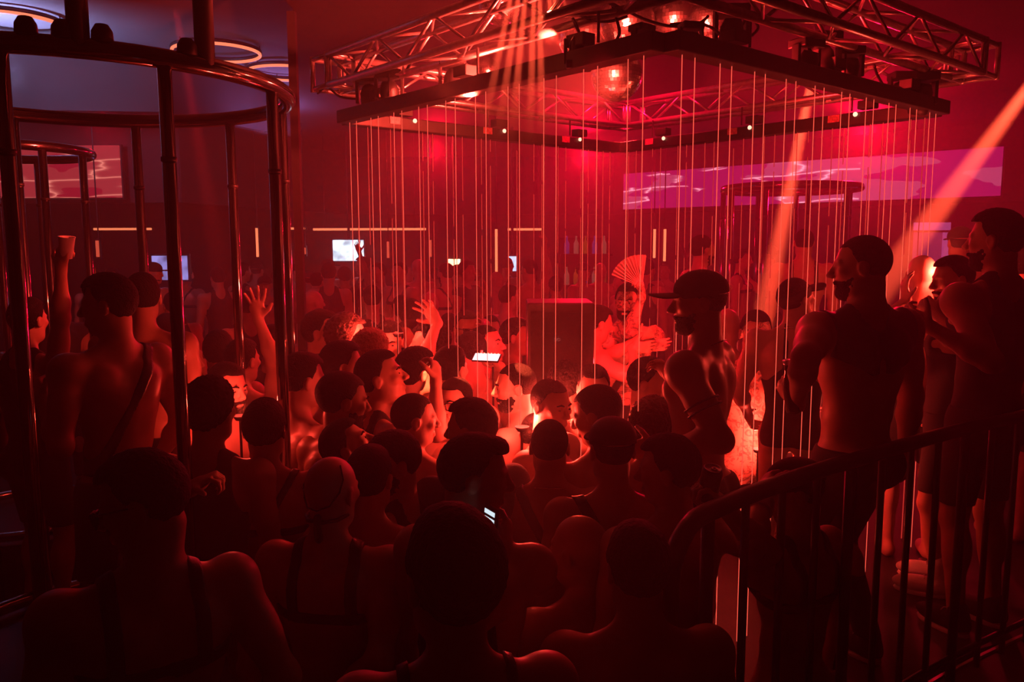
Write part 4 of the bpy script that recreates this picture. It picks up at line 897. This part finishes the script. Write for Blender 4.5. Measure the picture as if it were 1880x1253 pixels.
person(446, 664, 4.5, face=-15, head=(-10, 0, 0), b=.2, skin=0, hair='short', arms={'R': (A_(474, 585, 4.35), (.8, -.4, -.5), .15, (-.05, 0, 1), (0, -1, 0), 1.2)}, vox=.006, label='person waving a spread hand high between the cage bars')
person(402, 648, 4.75, face=10, head=(0, 0, 0), b=.2, skin=1, hair='thick', label='dark-haired head behind the bars, left of the waving hand')
person(340, 668, 5.0, face=-30, head=(-30, 0, 0), b=.4, skin=1, hair='short', label='dim man seen through the large cage, turned right')
# --- on the platform at the right
R1 = person(1282, 557, 3.06, face=60, head=(24, -2, 0), floor=PZ, b=1.0, skin=1, hair='buzz', beard=True, hcap=('cap', False), wear=[('trousers',)], s=.96,
            arms={'L': (A_(1205, 822, 2.9), (-.1, -1, -.4), .5), 'R': (A_(1236, 700, 3.4), (-.3, .4, -.9), .45, (-.6, 0, .75), (-.5, -.5, -.4), .2)},
            label='muscular bare-chested man in a black cap in left profile with a striped armband')
neck_ring(R1, .003, LEATH, 'neck_cord', .035)
R2 = person(1462, 550, 4.15, face=-20, head=(-48, 14, 0), floor=PZ, b=.7, skin=0, hair='buzz', hcap=('visor', False), wear=[('singlet', CLOTH)], arms={'L': ((-.24, .12, .98), None, .5), 'R': ((.24, .2, 1.05),)},
            label='lit man in a black visor and wrestling singlet seen from behind')
neck_ring(R2, .0035, GOLD, 'neck_chain')
R3 = person(1580, 492, 3.3, face=22, head=(44, -2, 0), floor=PZ, b=1.3, skin=1, hair='buzz', beard=True, wear=[('bolero', LEATH), ('trousers',)], s=1.06,
            arms={'L': (A_(1462, 742, 3.1), (-.7, -.5, -.6), .85, (-.3, .2, .5), None), 'R': ((.33, .06, .9),)},
            label='huge bearded muscular man in a black shoulder yoke seen from behind on the platform')
R4 = person(1692, 507, 4.5, face=-15, head=(-10, 0, 0), floor=PZ, b=.6, skin=0, hair='bald', wear=[('harness', LEATH), ('shorts',)], arms={'L': (A_(1664, 552, 4.35), (-.8, -.4, -.7), .35, (-.2, 0, 1), (1, 0, 0))},
            label='bald man seen from behind, glaring bright on his right side, one hand raised')
R5 = person(1748, 515, 4.05, face=60, head=(30, -6, 0), floor=PZ, b=.5, skin=1, hair='short', beard=True, wear=[('tank',), ('shorts',)], arms={'L': (A_(1716, 575, 3.8), (-.2, -.7, -.7), .9, None, None)},
            label='short-haired man in profile at the right holding his hand to his mouth')
R6 = person(1826, 443, 3.62, face=22, head=(22, 0, 0), floor=PZ, b=.8, skin=1, hair='thick', beard=True, wear=[('tank',), ('shorts',)], arms={'L': (A_(1706, 600, 3.45), (-.3, -.6, -.9), .8), 'R': ((.3, .1, 1.0),)},
            label='tall man in black tank top and shorts at the right edge')
person(1876, 492, 4.8, face=-60, head=(0, 0, 0), floor=PZ, b=.3, skin=0, hair='buzz', wear=[('shorts',)], label='small lit face at the right edge beyond the tall man in the tank top')
person(1388, 613, 4.75, face=178, head=(0, -5, 0), floor=0, b=.4, skin=TAT, hair='short', brow=True, label='brightly lit bare-bellied man between the cap wearer and the singlet wearer')
person(1335, 602, 5.4, face=-15, head=(0, -5, 0), floor=0, b=.3, skin=0, hair='bald', label='small bald lit head just right of the black cap wearer')
F1 = person(1458, 905, 2.72, face=35, head=(45, -10, 0), floor=0, b=.7, skin=1, hair='thick', hcap=('cap', False), wear=[('harness', LEATH)], arms={'L': (A_(1402, 905, 2.6), (-.7, -.4, -.8), .7)},
            label='man in a dark cap with black harness standing close behind the railing bars')
# armband, wristband and shoes
arm_band(R1, 'L', 0, .46, .49, .068, 'armband', LEATH); arm_band(R1, 'L', 0, .55, .58, .067, 'armband', LEATH)
arm_band(F1, 'L', 1, .62, .82, .042, 'wristband', WHITE)
def foot_shoes(I, m):
    for sd in (-1, 1):
        x = sd * .11 * I['s']; P = [ell((x, .07, .045), (.052, .13, .045), .03), ell((x, -.03, .055), (.042, .055, .055), .03), cap((x, -.02, .09), (x, -.02, .11), .045, k=.02)]
        g = field(P, .006); _, _, z = g.xyz(); g.cut(-.0 - z + 0 * g.ax[0][:, None, None]); o = g.mesh('shoe', m, I['root'])
        mb = MB(); mb.lathe([(0, 0), (1, 0), (1.04, .5), (1, 1), (0, 1)], n=28); s_ = mb.build('sole', WHITE, o)
        s_.scale = (.052, .132, .02); s_.location = (x, .055, .0)
        for j in range(4):
            lb = MB(); lb.tube([(x - .025, .05 + j * .022, .088 - j * .008), (x, .055 + j * .022, .094 - j * .008), (x + .025, .05 + j * .022, .088 - j * .008)], .003, 6); lb.build('lace', WHITE, o)
foot_shoes(R5, WHITE); foot_shoes(R6, CLOTH); foot_shoes(R1, CLOTH); foot_shoes(R3, CLOTH)
for I_ in (R5,):
    for sd in (-1, 1): prims_child(I_, [cap((sd * .11 * I_['s'], -.012, .1), (sd * .11 * I_['s'], -.008, .17), .044, .046)], 'sock', WHITE, .006)

# --- things they hold
def thing_mesh(o, loc, rot=None, **k):
    o.location = Vector(loc)
    if rot is not None: o.rotation_euler = rot.to_euler() if hasattr(rot, 'to_euler') else rot
    return tag(o, **k)
def look_rot(n, up=(0, 0, 1)):
    n = Vector(n).normalized(); x = Vector(up).cross(n).normalized(); y = n.cross(x); return Matrix((x, y, n)).transposed()
# phone of the quiff man: three white message rows
e = empty('phone', at(896, 978, 2.16), 'small phone with white message rows held by the quiff man', 'phone'); e.rotation_euler = look_rot((-.86, -.5, .12)).to_euler()
m = MB(); m.box((0, 0, -.005), (.07, .145, .009)); m.build('phone_body', BLACK, e, bevel=.002)
SCR = mat('phone_light', (0, 0, 0), .5, emit=(.78, .92, 1), estr=.95); SCR.cycles.emission_sampling = 'NONE'; SCRD = mat('phone_screen_dark', (.01, .012, .015), .2)
m = MB(); m.box((0, 0, .0002), (.064, .136, .001)); m.build('screen', SCRD, e)
for k in range(4):
    m = MB(); m.box((0, .055 - .02 * k, .0012), (.056, .012, .0012)); m.build('message_row', SCR, e)
e = empty('phone', at(893, 656, 4.5), 'bright phone held flat in the crowd beside the raised arm man', 'phone'); e.rotation_euler = look_rot((-.1, -.42, .9), (.25, .97, .1)).to_euler()
m = MB(); m.box((0, 0, -.005), (.155, .078, .009)); m.build('phone_body', BLACK, e, bevel=.002)
m = MB(); m.box((0, 0, .0002), (.145, .068, .001)); m.build('screen', mat('phone_pale', (0, 0, 0), .5, emit=(1, .75, .8), estr=1.6), e)
for k in range(7):
    m = MB(); m.lathe([(0, .004), (.003, .002), (.0035, 0)], (-.06 + .02 * k, .0375, 0), 8); m.build('case_stud', mat('case_stud', (.8, .6, .4), .2, emit=(1, .6, .3), estr=1.5), e)  # studs glow by themselves, their glint put into the emission
# drink can
def can(loc, lab, tilt=(0, 0, 0)):
    e = empty('drink_can', loc, lab, 'can'); e.rotation_euler = tilt
    m = MB(); m.lathe([(0, -.055), (.024, -.055), (.031, -.046), (.031, .045), (.026, .055)], n=28); m.build('can_body', mat('can_print', (.05, .04, .05), .3, metal=.6, noise=.6, scale=25), e, smooth=True)
    m = MB(); m.lathe([(.026, .055), (.0265, .057), (.024, .057), (.023, .053), (0, .053)], n=28); m.build('can_lid', ALU, e, smooth=True)
    m = MB(); m.lathe([(.004, .0545), (.004, .056), (.009, .056), (.009, .0545)], (.004, 0, 0), 14); m.build('pull_tab', ALU, e)
can(at(1303, 890, 2.36), 'drink can gripped by the broad man behind the railing', (.25, .1, 0))
e = empty('bottle', at(1452, 712, 3.08), 'dark bottle in the fist of the huge bearded man', 'bottle'); e.rotation_euler = (.2, -.25, 0)
m = MB(); m.lathe([(0, -.1), (.03, -.1), (.031, -.09), (.031, .02), (.014, .07), (.013, .11)], n=20); m.build('bottle_body', mat('bottle_glass', (.02, .015, .012), .08), e, smooth=True)
m = MB(); m.lathe([(.0145, .1), (.015, .115), (0, .115)], n=16); m.build('bottle_cap', ALU, e, smooth=True)
e = empty('plastic_cup', at(122, 455, 3.85), 'clear plastic cup catching the light, lifted behind the left cage bars', 'cup'); e.rotation_euler = (.1, .15, 0)
m = MB(); m.lathe([(0, -.05), (.026, -.05), (.036, .05), (.038, .052), (.034, .05), (.025, -.046), (0, -.046)], n=24); m.build('cup_wall', mat('cup_plastic', (.8, .7, .65), .3), e, smooth=True)
m = MB(); m.lathe([(0, -.045), (.026, -.045), (.032, .02), (0, .02)], n=20); m.build('drink', mat('drink_amber', (.7, .35, .12), .2), e, smooth=True)
# hand fan, pleated leaf on fanned ribs
pv_ = at(1178, 527, 4.88); e = empty('hand_fan', pv_, 'pale pleated folding fan held open over the tattooed dancer', 'fan'); e.rotation_euler = (R(-12), 0, R(8))
FANM = mat('fan_paper', (.75, .6, .5), .7); a0, a1, n = R(80), R(158), 22
m = MB(); vs_ = []
for k in range(n + 1):
    q = a0 + (a1 - a0) * k / n; d_ = .006 * (1 if k % 2 else -1)
    for r in (.055, .195): vs_.append((r * math.cos(q), d_, r * math.sin(q)))
for k in range(n + 1):
    q = a0 + (a1 - a0) * k / n; d_ = .006 * (1 if k % 2 else -1) + .0015
    for r in (.055, .195): vs_.append((r * math.cos(q), d_, r * math.sin(q)))
N2 = 2 * (n + 1); fs = []
for k in range(n): fs += [(2 * k, 2 * k + 1, 2 * k + 3, 2 * k + 2), (N2 + 2 * k, N2 + 2 * k + 2, N2 + 2 * k + 3, N2 + 2 * k + 1)]
m.add(vs_, fs); m.build('fan_leaf', FANM, e)
for k in range(0, n + 1, 2):
    q = a0 + (a1 - a0) * k / n; m = MB(); m.tube([(0, -.004, 0), (.19 * math.cos(q), -.009, .19 * math.sin(q))], .0022, 6); m.build('rib', FANM, e)

# --- the crowd further back: eight figures, repeated
looks = [dict(b=.5, hair='short', skin=0), dict(b=.3, hair='thick', skin=1, wear=[('tank',), ('shorts',)]), dict(b=.8, hair='buzz', skin=1, wear=[('harness', LEATH), ('shorts',)]),
         dict(b=.4, hair='bald', skin=0, wear=[('shorts',)]), dict(b=.3, hair='curly', skin=2, wear=[('tee',), ('trousers',)]), dict(b=.5, hair='short', skin=1, hcap=('cap', False), wear=[('shorts',)]),
         dict(b=.4, hair='short', skin=2, wear=[('trousers',)], arms={'R': ((.32, .12, 1.95), (1, 0, 0), .3, None, None, .8)}), dict(b=.6, hair='slick', skin=0, beard=True, wear=[('yharness', LEATH), ('shorts',)], arms={'L': ((-.2, .3, 1.3), None, .6)})]
words_ = ['bare-shouldered short-haired person', 'thick-haired person in a tank top', 'cropped muscular person in a harness', 'bald bare-chested person', 'curly-haired person in a t-shirt', 'person in a dark cap', 'person with one arm raised', 'slick-haired bearded person']
protos = []
for k, lk in enumerate(looks):
    I = person(0, 0, 9, pos=(30 + k, 30, 1.69), face=0, vox=.0105, s=1.0, label='x', **lk); protos.append(I['root']); PEOPLE.pop()
BF = .22
m = MB(); m.box((-.2, 13.3, BF / 2), (17, 8.4, BF)); struct('floor_back', m, FLOOR)
rng = random.Random(11); spots = []
def far_row(Y, x0, x1, n, dy=.35):
    for k in range(n): spots.append([x0 + (x1 - x0) * (k + .5) / n + rng.uniform(-.16, .16), Y + rng.uniform(-dy, dy)])
far_row(6.1, -2.9, .3, 5, .25); far_row(7.0, -3.0, .2, 6, .25); far_row(7.9, -4.6, .1, 8, .25)
far_row(9.9, -5.5, 2.0, 14, .3); far_row(11.0, -4.4, 2.6, 14, .3); far_row(12.2, -3.9, 3.0, 14, .3)
spots += [[-2.55, 6.9 - .9], [-1.0, 5.55], [1.6, 6.9], [2.6, 7.3], [3.6, 6.6], [4.6, 7.2]]
spots = [s_ for s_ in spots if not (math.hypot(s_[0] + 3.43, s_[1] - 5.6) < .8 or math.hypot(s_[0] - 3.27, s_[1] - 9.7) < 1.1)]
rows = [(0, 6.55, 'nearest'), (6.55, 7.45, 'second'), (7.45, 9, 'third'), (9, 10.45, 'fourth'), (10.45, 11.6, 'fifth'), (11.6, 99, 'rearmost')]
ords = [s_ for s_ in 'first second third fourth fifth sixth seventh eighth ninth tenth eleventh twelfth thirteenth fourteenth'.split()]
seq = []
for lo_, hi_, rn in rows:
    rr_ = sorted([s_ for s_ in spots if lo_ <= s_[1] < hi_]); seq += [(s_[0], s_[1], rn, i) for i, s_ in enumerate(rr_)]
used = [False] * 8; prev = -1
for x, y, rn, i in seq:
    k = rng.randrange(8)
    while k == prev or (k == 6 and rng.random() < .5): k = rng.randrange(8)
    prev = k
    o = protos[k] if not used[k] else copy_tree(protos[k]); used[k] = True
    fl = BF if y > 9.15 else (PZ if (x > .3 and 4.8 < y < 8.2) else 0)
    o.location = (x, y, fl); o.rotation_euler.z = rng.choice([rng.uniform(-.9, .9), rng.uniform(-.9, .9), rng.uniform(-3.1, 3.1)]); sc = rng.uniform(.94, 1.06); o.scale = (sc, sc, sc)
    o['label'] = '%s in the far crowd, %s row, %s from left' % (words_[k], rn, ords[i]); o['category'] = 'person'; o['group'] = 'dancers of the far crowd'
    if y < 9: PEOPLE.append(o) if False else None
# dancer in the far cage
person(1364, 478, 9.55, face=-120, head=(0, 0, 0), floor=.45, b=.4, skin=0, hair='short', wear=[('harness', LEATH), ('briefs',)], s=1.0, arms={'L': ((-.1, .25, 1.5), None, .6)}, vox=.009, label='dim dancer inside the round cage at the back right')
person(1412, 470, 10.0, face=60, head=(0, 0, 0), floor=.45, b=.4, skin=1, hair='short', wear=[('shorts',)], s=1.0, vox=.009, label='second dim dancer at the right inside the back cage')
# ------------------------------------------------------------------ laser beams: each runs down until it meets a body or the floor
TREES = []
for o in PEOPLE:
    me = o.data; Mw = Matrix.Translation(o.location) @ Matrix.Rotation(o.rotation_euler.z, 4, 'Z')
    co = np.empty(len(me.vertices) * 3, 'f4'); me.vertices.foreach_get('co', co); co = co.reshape(-1, 3); c_, s_ = math.cos(o.rotation_euler.z), math.sin(o.rotation_euler.z)
    W_ = np.stack([co[:, 0] * c_ - co[:, 1] * s_, co[:, 0] * s_ + co[:, 1] * c_, co[:, 2]], 1) + np.array(o.location, 'f4')
    lo, hi = W_.min(0), W_.max(0); TREES.append((o, lo, hi, W_))
for p, nm, lab in BEAMS:
    z = .0
    for o, lo, hi, W_ in TREES:
        if lo[0] < p[0] < hi[0] and lo[1] < p[1] < hi[1]:
            near_ = (np.abs(W_[:, 0] - p[0]) < .009) & (np.abs(W_[:, 1] - p[1]) < .009)
            if near_.any(): z = max(z, float(W_[near_, 2].max()))
    if z == 0 and .5 < p[0] and p[1] > 4.8 or (p[0] > .95 and z < PZ): z = max(z, PZ)
    far = 'far' in nm
    m = MB()
    if not far: m.tube([(0, 0, 0), (0, 0, LZ - z)], .0018, 6, cap=False)
    else:
        t = 0
        while t < LZ - z - .02:      # far beam tubes are built as dashes with random gaps
            l = random.uniform(.15, .7); m.tube([(0, 0, t), (0, 0, min(t + l, LZ - z))], .0028, 6, cap=False); t += l + (random.uniform(.02, .1) if random.random() < .6 else 0)
    o = m.build('laser_beam', BEAMF if far else BEAM); o.location = (p[0], p[1], z); tag(o, lab, 'laser beam', 'laser beams of the %s side' % nm)
for mm in (BEAM, BEAMF): mm.cycles.emission_sampling = 'NONE'
